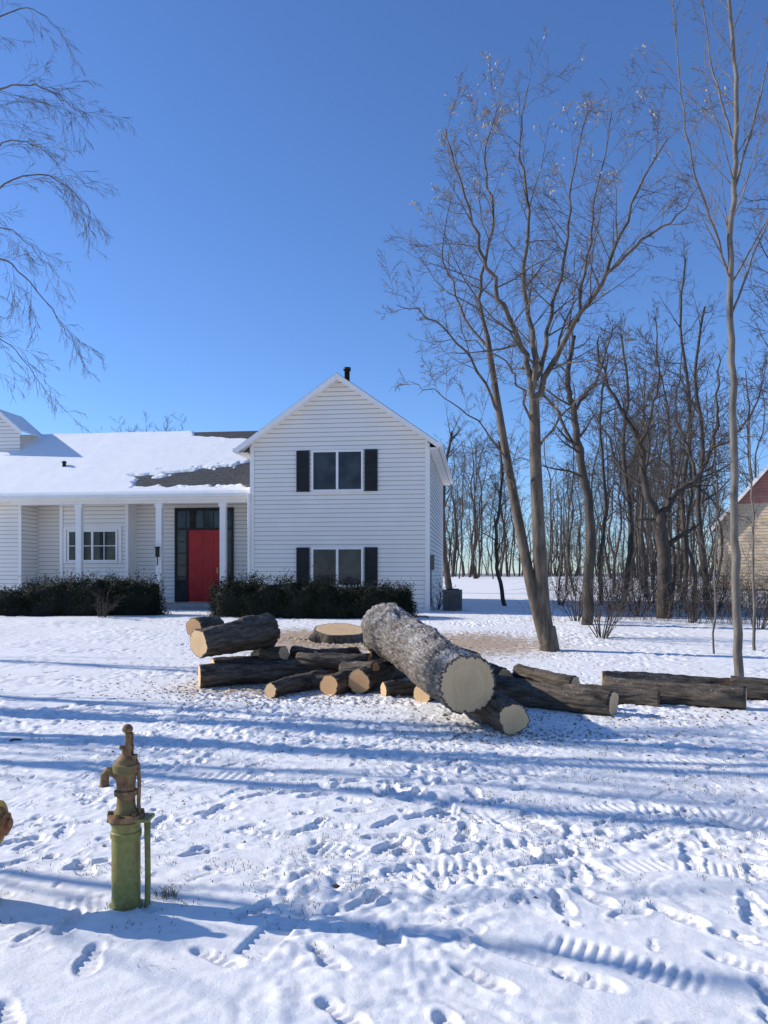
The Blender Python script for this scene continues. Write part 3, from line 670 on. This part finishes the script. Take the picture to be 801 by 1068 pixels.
def rock(loc,r,label):
    V,Fc=lathe([(r*.9,-.03),(r,0),(r*.85,r*.35),(r*.4,r*.55),(.005,r*.6)],16)
    V=[tuple(Vector(v)*(1+.35*mn.noise(Vector(v)*9/ r*.1))) for v in V]
    o=mk("rock",V,Fc,MBK_DARK,None,True); o.location=loc; o.scale=(1.3,.9,1); tag(o,label,"rock")
p=gp(16,771); rock((p[0],p[1],gz(*p)),.055,"small dark rock lying on the snow")
p=gp(349,925); rock((p[0],p[1],gz(*p)),.025,"small brown clod lying on the snow")

# ------------------------------------------------------------------ bushes
lv=M("yew_leaf"); n1=lv.noise(6,4); lv.col(lv.ramp(n1,[(.3,(.008,.013,.006)),(.7,(.028,.036,.016))])).rough(.7); lv.b.inputs["Specular IOR Level"].default_value=.15; MLV=lv.m
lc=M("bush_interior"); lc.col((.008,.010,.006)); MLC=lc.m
def bush(x,y,rx,ry,h,seed,label,cat="bush",n=6500):
    r=random.Random(seed); V=[];Fc=[]; z0=gz(x,y)
    e=empty("evergreen_bush",(x,y,z0)); tag(e,label,cat,"evergreen bushes along the house")
    Vc=[];Fcc=[]
    def dd(a,ph): return .80+.26*mn.noise(Vector((math.cos(a)*1.8+seed,math.sin(a)*1.8,ph*2)))
    for i in range(13):
        ph=math.pi/2*i/12
        for k in range(24):
            a=2*math.pi*k/24; d=dd(a,ph)*.97
            Vc.append((rx*d*math.cos(a)*math.cos(ph)**.4,ry*d*math.sin(a)*math.cos(ph)**.4,h*.9*math.sin(ph)*d))
    for i in range(12):
        for k in range(24): k2=(k+1)%24; Fcc.append((i*24+k,i*24+k2,(i+1)*24+k2,(i+1)*24+k))
    mk("dark_core",Vc,Fcc,MLC,e,True)  # dark inner shell under the leaves, no separate branches modelled
    for i in range(n):
        a=r.uniform(0,6.28); sp=r.uniform(0,1); ph=math.asin(sp)
        d=dd(a,ph)+.12*mn.noise(Vector((math.cos(a)*6+seed,math.sin(a)*6,ph*6)))+r.uniform(-.05,.12)+(r.random()<.10)*r.uniform(0,.22)
        p=Vector((rx*d*math.cos(a)*math.cos(ph)**.4,ry*d*math.sin(a)*math.cos(ph)**.4,h*d*math.sin(ph)))
        s=r.uniform(.02,.05); q=Vector((r.gauss(0,1),r.gauss(0,1),r.gauss(0,1)+.8)).normalized(); w=q.cross(Vector((r.gauss(0,1),r.gauss(0,1),r.gauss(0,1)))).normalized()
        b=len(V); V+=[p-w*s*.35,p+q*s*.6-w*s*.1,p+q*s*1.7,p+w*s*.35]; Fc.append((b,b+1,b+2,b+3))
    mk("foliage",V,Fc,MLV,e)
for i,(px,Yd,wpx,top) in enumerate([(-22,22.0,70,616),(22,21.6,64,612),(62,21.5,74,600),(100,21.3,60,602),(138,21.5,60,600),
        (248,21.0,50,602),(280,20.8,66,604),(318,20.7,62,603),(352,20.6,62,607),(388,20.5,56,609),(410,20.8,40,611)]):
    x=(px-CX)/F*Yd; hh=CAMZ-(top-HY)*Yd/F-g0(Yd)
    bush(x,Yd,wpx/2/F*Yd*1.35,.62,hh*1.08,30+i*1.7,"dark evergreen bush spreading low against the house front")

# ------------------------------------------------------------------ trees
def grow(V,Fc,r,p,d,L,rd,lev,mx,P,tips):
    n=max(3,min(9,int(L/P['seg'][min(lev,len(P['seg'])-1)])))
    pts=[p.copy()]; rads=[rd]; dirs=[d.copy()]
    trop=P['trop'][min(lev,len(P['trop'])-1)]; wg=P['wig']
    for i in range(n):
        d=(d+Vector((r.gauss(0,wg),r.gauss(0,wg),r.gauss(0,wg)+trop))).normalized()
        p=p+d*(L/n); pts.append(p); rads.append(max(P['rmin'],rd*(1-.8*(i+1)/n))); dirs.append(d)
    tube(V,Fc,pts,rads,P['sides'][min(lev,len(P['sides'])-1)])
    if lev>=mx: tips.append(pts[-1]); return
    spawn(V,Fc,r,pts,rads,dirs,L,lev,mx,P,tips)
def spawn(V,Fc,r,pts,rads,dirs,L,lev,mx,P,tips,f0=None,cnt=None,az=None):
    nc=cnt if cnt else P['n'][min(lev,len(P['n'])-1)]
    nc=max(2,int(nc*r.uniform(.75,1.25)))
    f0=P['f0'] if f0 is None else f0
    rk=P.get('rk',.48)
    for c in range(nc):
        f=f0+(1-f0)*(c+r.random())/nc; f=min(f,.99)
        x=f*(len(pts)-1); i=int(x); fr_=x-i
        p=pts[i].lerp(pts[i+1],fr_); rd=rads[i]*(1-fr_)+rads[i+1]*fr_; d=dirs[min(i+1,len(dirs)-1)]
        per=d.cross(Vector((r.gauss(0,1),r.gauss(0,1),r.gauss(0,1)))).normalized()
        an=rad(r.uniform(*P['ang'])); nd=(d*math.cos(an)+per*math.sin(an)).normalized()
        nl=L*P['ratio'][min(lev,len(P['ratio'])-1)]*r.uniform(.6,1.25)*(1-.45*f)
        grow(V,Fc,r,p,nd,nl,max(P['rmin'],rd*rk*r.uniform(.7,1.2)),lev+1,mx,P,tips)
def smoothpath(pts,n):
    out=[]
    for i in range(len(pts)-1):
        p0=pts[max(i-1,0)];p1=pts[i];p2=pts[i+1];p3=pts[min(i+2,len(pts)-1)]
        for k in range(n):
            t=k/n
            out.append(0.5*((2*p1)+(-p0+p2)*t+(2*p0-5*p1+4*p2-p3)*t*t+(-p0+3*p1-3*p2+p3)*t**3))
    out.append(pts[-1]); return out
def limb(V,Fc,r,pts,r0,r1,sides,jit=0.0,n=5):
    sp=smoothpath(pts,n); N=len(sp)
    if jit: sp=[sp[0]]+[p+Vector((r.gauss(0,jit),r.gauss(0,jit),r.gauss(0,jit))) for p in sp[1:]]
    rads=[r0+(r1-r0)*i/(N-1) for i in range(N)]
    tube(V,Fc,sp,rads,sides)
    dirs=[(sp[min(i+1,N-1)]-sp[max(i-1,0)]).normalized() for i in range(N)]
    L=sum((sp[i+1]-sp[i]).length for i in range(N-1))
    return sp,rads,dirs,L
def tree_obj(name,base,Vt,Ft,Vc,Fcr,mat,label,cat="tree",group=None,extra=None):
    e=empty(name,base); off=Vector(base)
    mk("trunk",[Vector(v)-off for v in Vt],Ft,mat,e,True)
    mk("crown",[Vector(v)-off for v in Vc],Fcr,mat,e,True)
    if extra: mk("dry_leaves",[Vector(v)-off for v in extra[0]],extra[1],extra[2],e)
    tag(e,label,cat,group); return e
PM=dict(seg=[.6,.35,.25,.2],trop=[.04,.04,.03,.02],wig=.14,rmin=.0027,sides=[7,5,4,3],n=[9,8,7,4],f0=.12,ang=(25,68),ratio=[.42,.46,.52,.5],rk=.42)
r=random.Random(11); Yb_=14.4; base=GX(573,Yb_); base.z-=.05
Vt=[];Ft=[];Vc=[];Fcr=[];tips=[]
A=[base,W(566,630,Yb_),W(562,560,Yb_),W(559,490,Yb_),W(557,415,Yb_)]
limb(Vt,Ft,r,A,.15,.095,12)
B=[base+Vector((-.02,.02,0)),W(556,620,Yb_),W(541,545,Yb_+.2),W(529,480,Yb_+.3),W(519,420,Yb_+.3),W(508,350,Yb_+.4)]
limb(Vt,Ft,r,B,.12,.05,10)
tube(Vt,Ft,[base+Vector((0,0,-.1)),base+Vector((0,0,.12)),base+Vector((-.02,0,.5))],[.22,.18,.13],12)
limbs=[([W(557,418,Yb_),W(548,370,Yb_),W(525,320,Yb_-.2),W(505,270,Yb_-.4),W(484,205,Yb_-.6),W(464,135,Yb_-.6)],.062,.010,17),
 ([W(557,418,Yb_),W(556,360,Yb_),W(546,290,Yb_+.4),W(552,220,Yb_+.6),W(543,150,Yb_+.8),W(550,85,Yb_+.8)],.058,.008,18),
 ([W(557,420,Yb_),W(572,385,Yb_),W(602,335,Yb_-.5),W(632,285,Yb_-.9),W(658,215,Yb_-1.1),W(695,145,Yb_-1.3)],.068,.010,19),
 ([W(559,395,Yb_),W(575,330,Yb_+.5),W(590,260,Yb_+1.0),W(596,190,Yb_+1.2),W(615,110,Yb_+1.4)],.048,.008,16),
 ([W(602,335,Yb_-.5),W(612,270,Yb_-.2),W(624,200,Yb_),W(640,115,Yb_+.1)],.034,.007,12),
 ([W(508,350,Yb_+.4),W(501,300,Yb_+.6),W(515,230,Yb_+.9),W(506,170,Yb_+1),W(520,105,Yb_+1.2)],.042,.007,14),
 ([W(521,432,Yb_+.3),W(490,375,Yb_-.2),W(455,335,Yb_-.6),W(415,318,Yb_-1)],.030,.005,12),
 ([W(512,370,Yb_+.4),W(480,320,Yb_+.9),W(462,260,Yb_+1.3),W(475,190,Yb_+1.6)],.030,.005,12),
 ([W(560,470,Yb_),W(590,430,Yb_-.5),W(620,400,Yb_-.9),W(660,365,Yb_-1.2)],.026,.005,10),
 ([W(559,450,Yb_),W(540,400,Yb_-.8),W(520,372,Yb_-1.6),W(480,350,Yb_-2.2)],.026,.005,10),
 ([W(536,510,Yb_+.2),W(515,460,Yb_-.1),W(470,420,Yb_-.2),W(430,400,Yb_-.2)],.022,.005,10),
 ([W(632,285,Yb_-.9),W(670,250,Yb_-1.2),W(708,225,Yb_-1.4),W(728,190,Yb_-1.5)],.030,.005,10)]
for pts,ra,rb,cnt in limbs:
    sp,rads,dirs,L=limb(Vc,Fcr,r,pts,ra,rb,8,.025)
    spawn(Vc,Fcr,r,sp,rads,dirs,min(L,4.4),0,3,PM,tips,.12,cnt)
lm=M("pale_dry_leaves"); lm.col((.46,.36,.24)); MLF=lm.m
Vl=[];Fl=[]
for t in tips:
    if (t.z>8.7 and mn.noise(t*1.2)>.12 and r.random()<.5) or r.random()<.006:
        for j in range(r.randint(1,4)):
            p=t+Vector((r.gauss(0,.05),r.gauss(0,.05),r.gauss(-.04,.05))); s=r.uniform(.020,.040)
            u=Vector((r.gauss(0,1),r.gauss(0,1),r.gauss(0,1))).normalized()*s; v=u.cross(Vector((r.gauss(0,1),r.gauss(0,1),1))).normalized()*s*.5
            b=len(Vl); Vl+=[p-u,p-v,p+u,p+v]; Fl.append((b,b+1,b+2,b+3))
tree_obj("bare_tree",base,Vt,Ft,Vc,Fcr,MBK_MAIN,"tall bare forked tree with a few dry leaves",extra=(Vl,Fl,MLF))

r=random.Random(21); Yt=11.6; base=GX(771,Yt); base.z-=.05
Vt=[];Ft=[];Vc=[];Fcr=[];tips=[]
T=[base,W(768,620,Yt),W(766,520,Yt),W(764,400,Yt),W(762,290,Yt),W(765,190,Yt),W(768,100,Yt),W(760,0,Yt),W(756,-110,Yt),W(752,-220,Yt)]
sp,rads,dirs,L=limb(Vt,Ft,r,T,.068,.014,10,.012)
PT=dict(PM); PT.update(ang=(22,48),trop=[.10,.07,.04,.02],ratio=[.26,.42,.5],n=[8,6,5,3],wig=.09,rk=.34,rmin=.0025)
spawn(Vc,Fcr,r,sp,rads,dirs,9,0,3,PT,tips,.42,28)
for pts,ra,rb,cnt in [([W(763,300,Yt),W(745,240,Yt),W(722,170,Yt-.3),W(708,80,Yt-.5),W(700,-30,Yt-.6)],.022,.005,12),
      ([W(765,200,Yt),W(782,140,Yt+.2),W(800,70,Yt+.3),W(812,-20,Yt+.4)],.022,.005,12),
      ([W(762,330,Yt),W(785,270,Yt),W(812,200,Yt),W(835,110,Yt)],.019,.005,10),
      ([W(766,150,Yt),W(748,90,Yt+.4),W(735,20,Yt+.6),W(730,-60,Yt+.8)],.019,.005,10)]:
    sp,rads,dirs,L=limb(Vc,Fcr,r,pts,ra,rb,6,.01); spawn(Vc,Fcr,r,sp,rads,dirs,min(L,3.5),0,3,PT,tips,.15,cnt)
tree_obj("bare_tree",base,Vt,Ft,Vc,Fcr,MBK_PALE,"tall slender pale trunked tree with upswept branches")

def simple_tree(pathpx,Yt,ra,rb,seed,mat,label,Pd,cnt,L0,mx=3,f0=.3,extra=[],name="bare_tree"):
    r=random.Random(seed); base=GX(pathpx[0][0],Yt); base.z-=.08
    Vt=[];Ft=[];Vc=[];Fcr=[];tips=[]
    T=[base]+[W(a,b,Yt) for a,b in pathpx[1:]]
    sp,rads,dirs,L=limb(Vt,Ft,r,T,ra,rb,9,.015)
    spawn(Vc,Fcr,r,sp,rads,dirs,L0,0,mx,Pd,tips,f0,cnt)
    for pts,a_,b_,c_ in extra:
        q=[W(p[0],p[1],Yt+(p[2] if len(p)>2 else 0)) for p in pts]
        sp,rads,dirs,L=limb(Vc,Fcr,r,q,a_,b_,7,.03); spawn(Vc,Fcr,r,sp,rads,dirs,min(L,4.5),0,mx,Pd,tips,.15,c_)
    return tree_obj(name,base,Vt,Ft,Vc,Fcr,mat,label)
PG=dict(PM); PG.update(rmin=.0042,wig=.17,ang=(25,65),n=[8,7,6,4],trop=[.02,.03,.02,0])
simple_tree([(692,0),(693,600),(691,560),(688,535)],20.3,.20,.15,31,MBK_DARK,"gnarled dark tree with crooked spreading limbs",PG,5,3,3,.5,[
  ([(688,540),(672,505),(668,465),(650,430),(632,395),(622,350,-1)],.11,.018,13),
  ([(689,538),(706,512),(726,500),(742,470),(748,425),(752,370,1)],.10,.018,13),
  ([(676,510),(650,490,.5),(630,450,1),(610,420,1.5)],.05,.010,9),
  ([(668,465),(680,430,-.5),(688,385,-.8),(682,330,-1)],.05,.010,10),
  ([(726,500),(715,460,.8),(705,420,1.2),(712,360,1.5)],.05,.010,10),
  ([(742,470),(770,450,-.5),(790,420,-1),(800,380,-1)],.04,.01,8)])
simple_tree([(612,0),(614,600),(616,545),(606,480),(598,430),(592,395),(600,350)],18.6,.14,.045,32,MBK_DARK,"leaning dark trunked tree with bare limbs",PG,16,4,3,.45,[
  ([(606,480),(580,430,.5),(560,400,1),(545,360,1)],.05,.01,9),([(598,430),(625,390,-.5),(640,340,-1)],.045,.01,9)])
PS=dict(PM); PS.update(ang=(25,50),n=[5,4,3,2],rmin=.0035)
simple_tree([(787,0),(786,600),(785,520),(781,440)],14.5,.03,.010,33,MBK_PALE,"thin bare sapling standing in the snow",PS,12,2.2,2,.3)
simple_tree([(745,0),(746,610),(748,560),(747,500)],14.0,.020,.007,34,MBK_PALE,"thin bare sapling standing in the snow",PS,10,1.8,2,.3)
simple_tree([(527,0),(520,600),(517,560),(524,500),(520,460)],27,.08,.03,36,MBK_DARK,"slender bare tree at the edge of the wood",PG,14,3,3,.4)
simple_tree([(470,0),(463,570),(462,520),(466,480),(472,450)],37,.17,.05,35,MBK_FAR,"bare tree standing behind the house",PG,22,5,3,.35)
simple_tree([(648,0),(655,600),(658,540),(650,470),(655,410),(648,350)],24,.10,.03,37,MBK_DARK,"slender bare tree at the edge of the wood",PG,20,4.5,3,.35)
simple_tree([(738,0),(735,590),(728,530),(733,460),(725,390),(735,320)],26,.12,.035,38,MBK_DARK,"tall bare tree at the edge of the wood",PG,22,5,3,.35)
simple_tree([(812,0),(812,590),(808,500),(812,400),(806,280),(810,180)],22,.10,.03,39,MBK_DARK,"tall bare tree at the edge of the wood",PG,24,5,3,.4)
simple_tree([(712,0),(716,590),(712,520),(720,430),(710,340),(715,270)],29,.11,.03,40,MBK_DARK,"tall bare tree at the edge of the wood",PG,20,6,3,.35)
simple_tree([(628,0),(626,590),(632,520),(626,440),(634,370)],28,.09,.03,45,MBK_DARK,"slender bare tree at the edge of the wood",PG,18,5.5,3,.35)

# birch at the side
r=random.Random(43); YB=9.6; bx=-7.4; base=Vector((bx,YB,g0(YB)-.05))
Vt=[];Ft=[];Vc=[];Fcr=[];tips=[]
T=[base,Vector((bx+.1,YB,2.2)),Vector((bx+.25,YB+.1,4.2)),Vector((bx+.2,YB,6.5)),Vector((bx+.5,YB,9.0)),Vector((bx+.6,YB,12))]
limb(Vt,Ft,r,T,.15,.03,12)
PB=dict(PM); PB.update(trop=[.0,-.05,-.12,-.18],wig=.07,rmin=.0016,n=[7,6,6,2],ang=(18,48),ratio=[.34,.5,.62,.6],seg=[.4,.25,.15,.12],sides=[5,4,3,3],rk=.28)
def TP(z): return Vector((bx+.22,YB,z))
for pts,ra,rb,cnt in [
  ([TP(5.2),W(-60,150,9.5),W(-10,100,9.3),W(30,88,9.2),W(62,102,9.1),W(88,124,9)],.019,.0025,13),
  ([TP(4.4),W(-70,260,9.5),W(-5,200,9.6),W(40,182,9.7),W(75,198,9.8),W(95,222,9.8)],.018,.0025,13),
  ([TP(3.6),W(-70,330,9.2),W(-10,270,9),W(25,290,8.9),W(60,330,8.8),W(72,355,8.8)],.016,.0025,12),
  ([TP(6.0),W(-60,60,9.8),W(0,20,10),W(35,10,10.1),W(62,30,10.2)],.016,.0025,9),
  ([TP(5.0),W(-50,190,9),W(5,150,8.8),W(40,152,8.7),W(65,180,8.6)],.014,.0025,9),
  ([TP(3.2),W(-80,400,9.6),W(-20,350,9.6),W(15,365,9.7),W(48,410,9.7)],.014,.0025,9),
  ([TP(3.8),W(-80,300,10.2),W(-10,240,10.5),W(25,250,10.6),W(50,285,10.7)],.014,.0025,9),
  ([TP(6.6),W(-60,-30,9.5),W(0,-60,9.5),W(40,-40,9.4)],.014,.003,7),
  ([TP(4.6),Vector((bx-1,YB+1,6)),Vector((bx-2.5,YB+1.5,7)),Vector((bx-3.5,YB+1.8,6.6))],.03,.005,8),
  ([TP(8.5),Vector((bx+1,YB+.5,10)),Vector((bx+1.5,YB+1.5,11.5))],.03,.006,7)]:
    sp,rads,dirs,L=limb(Vc,Fcr,r,pts,ra,rb,6,.012); spawn(Vc,Fcr,r,sp,rads,dirs,min(L,2.7),0,3,PB,tips,.25,cnt)
tree_obj("birch_tree",base,Vt,Ft,Vc,Fcr,MBK_BIRCH,"bare birch tree with fine drooping branches")

PV=dict(seg=[1.0,.8,.6,.6],trop=[.05,.05,.03,0],wig=.15,rmin=.007,sides=[6,4,3,3],n=[8,7,6],f0=.15,ang=(22,58),ratio=[.42,.48,.55],rk=.38)
def variant(seed,Hh,cnt,mx=3,f0=.3,r0=.15,PP=PV,L0=None):
    r=random.Random(seed); Vt=[];Ft=[];Vc=[];Fcr=[];tips=[]
    pts=[Vector((0,0,-.2))]; x=y=0
    for i in range(1,7):
        x+=r.gauss(0,.2); y+=r.gauss(0,.2); pts.append(Vector((x,y,Hh*i/6)))
    sp,rads,dirs,L=limb(Vt,Ft,r,pts,r0,.02,7,.02,3)
    spawn(Vc,Fcr,r,sp,rads,dirs,L0 or Hh*.8,0,mx,PP,tips,f0,cnt)
    return Vt,Ft,Vc,Fcr
variants=[]
for sd,cnt,f0,r0 in ((101,16,.3,.10),(102,20,.25,.115),(103,14,.35,.08),(104,18,.25,.095),(105,14,.35,.07)):
    variants.append(variant(sd,10,cnt,3,f0,r0))
rb=random.Random(77)
places=[]
for i in range(50):
    px=rb.uniform(468,850); Yd=rb.uniform(36,64)
    if px<560: Yd=rb.uniform(56,66); top=rb.uniform(450,505)
    else: top=rb.uniform(385,485) if px>600 else rb.uniform(440,490)
    if 742<px<835: px-=85
    places.append((px,Yd,CAMZ+(HY-top)*Yd/F-g0(Yd)))
for px,Yd,top in ((700,30,360),(675,33,380),(640,36,410),(600,34,450),(835,25,280),(722,23.5,390),(775,48,380),(795,50,400)):
    places.append((px,Yd,CAMZ+(HY-top)*Yd/F-g0(Yd)))
for px,Yd,top in ((108,62,466),(125,64,458),(140,62,455),(152,66,452),(165,63,455),(178,64,453),(190,66,456),(203,66,462),(172,68,456),(146,69,455)):
    places.append((px,Yd,CAMZ+(HY-top)*Yd/F-g0(Yd)))
masters=[]
for i,(Vt,Ft,Vc,Fcr) in enumerate(variants):
    e=empty("bare_tree",(0,0,0)); a=mk("trunk",Vt,Ft,MBK_FAR,e,True); b=mk("crown",Vc,Fcr,MBK_FAR,e,True)
    masters.append((e,a,b))
used=set()
for i,(px,Yd,h) in enumerate(places):
    k_=i%5; e,a,b=masters[k_]
    if k_ in used:
        e2=e.copy(); COL.objects.link(e2)
        for ch in (a,b):
            c2=ch.copy(); c2.parent=e2; COL.objects.link(c2)
    else: e2=e; used.add(k_)
    e2.location=(( px-CX)/F*Yd,Yd,g0(Yd)); s=max(.6,h/10.3); e2.scale=(s,s,s) if s<1.3 else (1.15*s**.5,1.15*s**.5,s); e2.rotation_euler=(0,0,rb.uniform(0,6.28))
    tag(e2,"bare deciduous tree in the wood behind the lawn","tree","bare trees of the wood")
# tall narrow trees beside the lawn, outside the view, whose shadows cross it
sv_=[]
for sd,rr0,cn in ((201,.105,18),(202,.075,22),(203,.12,16)):
    Vt,Ft,Vc,Fcr=variant(sd,12.5,cn,3,.28,rr0,dict(PV,rmin=.006,sides=[7,5,4,3],ang=(14,38),n=[6,4,3],rk=.5,ratio=[.4,.45,.5]),L0=6)
    e=empty("bare_tree",(0,0,0)); sv_.append([e,mk("trunk",Vt,Ft,MBK_MAIN,e,True),mk("crown",Vc,Fcr,MBK_MAIN,e,True),False])
for i,(x,y,s,rz) in enumerate([(-11,8.4,1.0,0),(-9.0,6.0,.85,1.2),(-9.5,9.2,.95,2.2),(-13.5,10.1,1.1,3.3),(-10.5,10.5,.9,4.4),(-15,12.6,1.1,5.0),(-17,15.6,1.1,.6),(-13,8.6,1.0,2.9),(-12,9.4,.9,1.9),(-16,11.8,1.15,.4)]):
    m_=sv_[i%3]
    if not m_[3]: e2=m_[0]; m_[3]=True
    else:
        e2=m_[0].copy(); COL.objects.link(e2)
        for ch in (m_[1],m_[2]):
            c2=ch.copy(); c2.parent=e2; COL.objects.link(c2)
    e2.location=(x,y,0); e2.scale=(s,s,s); e2.rotation_euler=(0,0,rz)
    tag(e2,"bare tree at the side of the lawn casting long shadows","tree","bare trees beside the lawn")
# far woodland mass
allV=[];allF=[];off=0
Pq=dict(PV,rmin=.015,n=[7,5,3],sides=[4,3,3,3])
fv=[]
for sd in (301,302,303,304):
    a,b,c,d=variant(sd,10,16,2,.12,.10,Pq); 
    V_=np.array([tuple(v) for v in a]+[tuple(v) for v in c]); Fq=np.array(b+[tuple(i+len(a) for i in f) for f in d]); fv.append((V_,Fq))
rb=random.Random(9)
for i in range(640):
    Yd=rb.uniform(68,125); x=rb.uniform(-45,95)*Yd/80; V_,Fq=fv[i%4]; a=rb.uniform(0,6.28); s=rb.uniform(.45,1.1)
    c,sn_=math.cos(a),math.sin(a); P_=np.empty_like(V_); P_[:,0]=(V_[:,0]*c-V_[:,1]*sn_)*s+x; P_[:,1]=(V_[:,0]*sn_+V_[:,1]*c)*s+Yd; P_[:,2]=V_[:,2]*s+1.3
    allV.append(P_); allF.append(Fq+off); off+=len(V_)
AV=np.concatenate(allV).astype(np.float32); AF=np.concatenate(allF).astype(np.int32)
me=bpy.data.meshes.new("far_woodland"); me.vertices.add(len(AV)); me.vertices.foreach_set("co",AV.ravel()); me.loops.add(AF.size); me.polygons.add(len(AF))
me.loops.foreach_set("vertex_index",AF.ravel()); me.polygons.foreach_set("loop_start",np.arange(0,AF.size,4,dtype=np.int32)); me.materials.append(MBK_FAR); me.update(calc_edges=True)
fw=bpy.data.objects.new("far_woodland",me); COL.objects.link(fw); fw["kind"]="stuff"; tag(fw,"distant bare woodland behind the snowy field","woodland")

# undergrowth
V=[];Fc=[]; r=random.Random(55)
for i in range(4200):
    Yd=r.uniform(18.5,40) if i%3 else r.uniform(18.5,24); px=r.uniform(565,900)
    if px<630 and r.random()<.7: continue
    x=(px-CX)/F*Yd+r.gauss(0,.3)
    if mn.noise(Vector((x*.5,Yd*.5,3)))<-.10: continue
    z=gz(x,Yd); h=r.uniform(.25,1.25)*(1.0 if px>610 else .6)*(1+.4*(Yd>26)); dx,dy=r.gauss(0,.4),r.gauss(0,.4)
    p=Vector((x,Yd,z-.03)); w=r.uniform(.003,.007)
    tube(V,Fc,[p,p+Vector((dx*.3,dy*.3,h*.5)),p+Vector((dx,dy,h*.9)),p+Vector((dx*1.9,dy*1.9,h*r.uniform(.7,1.1)))],[w,w*.8,w*.6,w*.35],3)
o=mk("undergrowth",V,Fc,MBK_FAR); o["kind"]="stuff"; tag(o,"tangled leafless undergrowth at the edge of the wood","undergrowth")
def shrub(px,Yd,n,h,seed,label):
    r=random.Random(seed); base=GX(px,Yd); base.z=gz(base.x,Yd); V=[];Fc=[];tips=[]
    P_=dict(PM); P_.update(n=[6,4,2],rmin=.0035,ratio=[.5,.5,.5],ang=(20,50))
    for i in range(n):
        a=r.uniform(0,6.28); d=Vector((math.cos(a)*.35,math.sin(a)*.35,1)).normalized()
        grow(V,Fc,r,Vector((math.cos(a)*.08,math.sin(a)*.08,-.03)),d,h*r.uniform(.6,1.1),.012,0,2,P_,tips)
    o=mk("bare_shrub",V,Fc,MBK_DARK,None,True); o.location=base; tag(o,label,"shrub","bare shrubs")
shrub(628,16.2,15,1.9,1,"multi stemmed bare shrub standing in the snow")
for j,(px,Yd,h) in enumerate([(600,19.5,1.6),(722,19,1.6),(790,17.5,1.2),(665,21,2.0),(745,22,2.0),(640,24,2.4),(700,25,2.6),(585,27,1.8),(680,28,2.6)]):
    shrub(px,Yd,13,h,20+j,"bare brushy shrub at the edge of the wood")
shrub(106,20.3,12,.7,6,"small leafless shrub in front of the bushes")
shrub(455,24.5,8,.9,8,"small leafless shrub beside the house wall")

# ------------------------------------------------------------------ light, sky, camera
az=rad(14); el=rad(28)
Sd=Vector((-math.cos(el)*math.cos(az),math.cos(el)*math.sin(az),math.sin(el)))
sl=bpy.data.lights.new("sun",'SUN'); sl.energy=5.0; sl.angle=rad(.55); sl.color=(1,.95,.87)
so=bpy.data.objects.new("sun",sl); COL.objects.link(so); so.rotation_mode='QUATERNION'; so.rotation_quaternion=(-Sd).to_track_quat('-Z','Y'); so.location=(-20,10,20)
w=bpy.data.worlds.new("World"); scene.world=w; w.use_nodes=True
nt=w.node_tree; bg=nt.nodes["Background"]; sky=nt.nodes.new("ShaderNodeTexSky"); sky.sky_type='NISHITA'; sky.sun_disc=False
sky.sun_elevation=el; sky.sun_rotation=math.atan2(Sd.x,Sd.y); sky.altitude=200; sky.air_density=1.0; sky.dust_density=.1; sky.ozone_density=3.0
hs=nt.nodes.new("ShaderNodeMix"); hs.data_type='RGBA'; hs.blend_type='MULTIPLY'; hs.inputs[0].default_value=1.0; hs.inputs[7].default_value=(.66,.86,1.20,1)
nt.links.new(sky.outputs[0],hs.inputs[6]); nt.links.new(hs.outputs[2],bg.inputs[0]); bg.inputs[1].default_value=.15
cam=bpy.data.cameras.new("camera"); co_=bpy.data.objects.new("camera",cam); COL.objects.link(co_); scene.camera=co_
co_.location=(0,0,CAMZ); co_.rotation_euler=(rad(90),0,0)
cam.sensor_fit='VERTICAL'; cam.sensor_height=36; cam.sensor_width=27; cam.lens=F/1068*36; cam.shift_y=(HY-534)/1068; cam.clip_end=4000; cam.clip_start=.05
scene.view_settings.view_transform='Standard'; scene.view_settings.look='None'; scene.view_settings.exposure=0
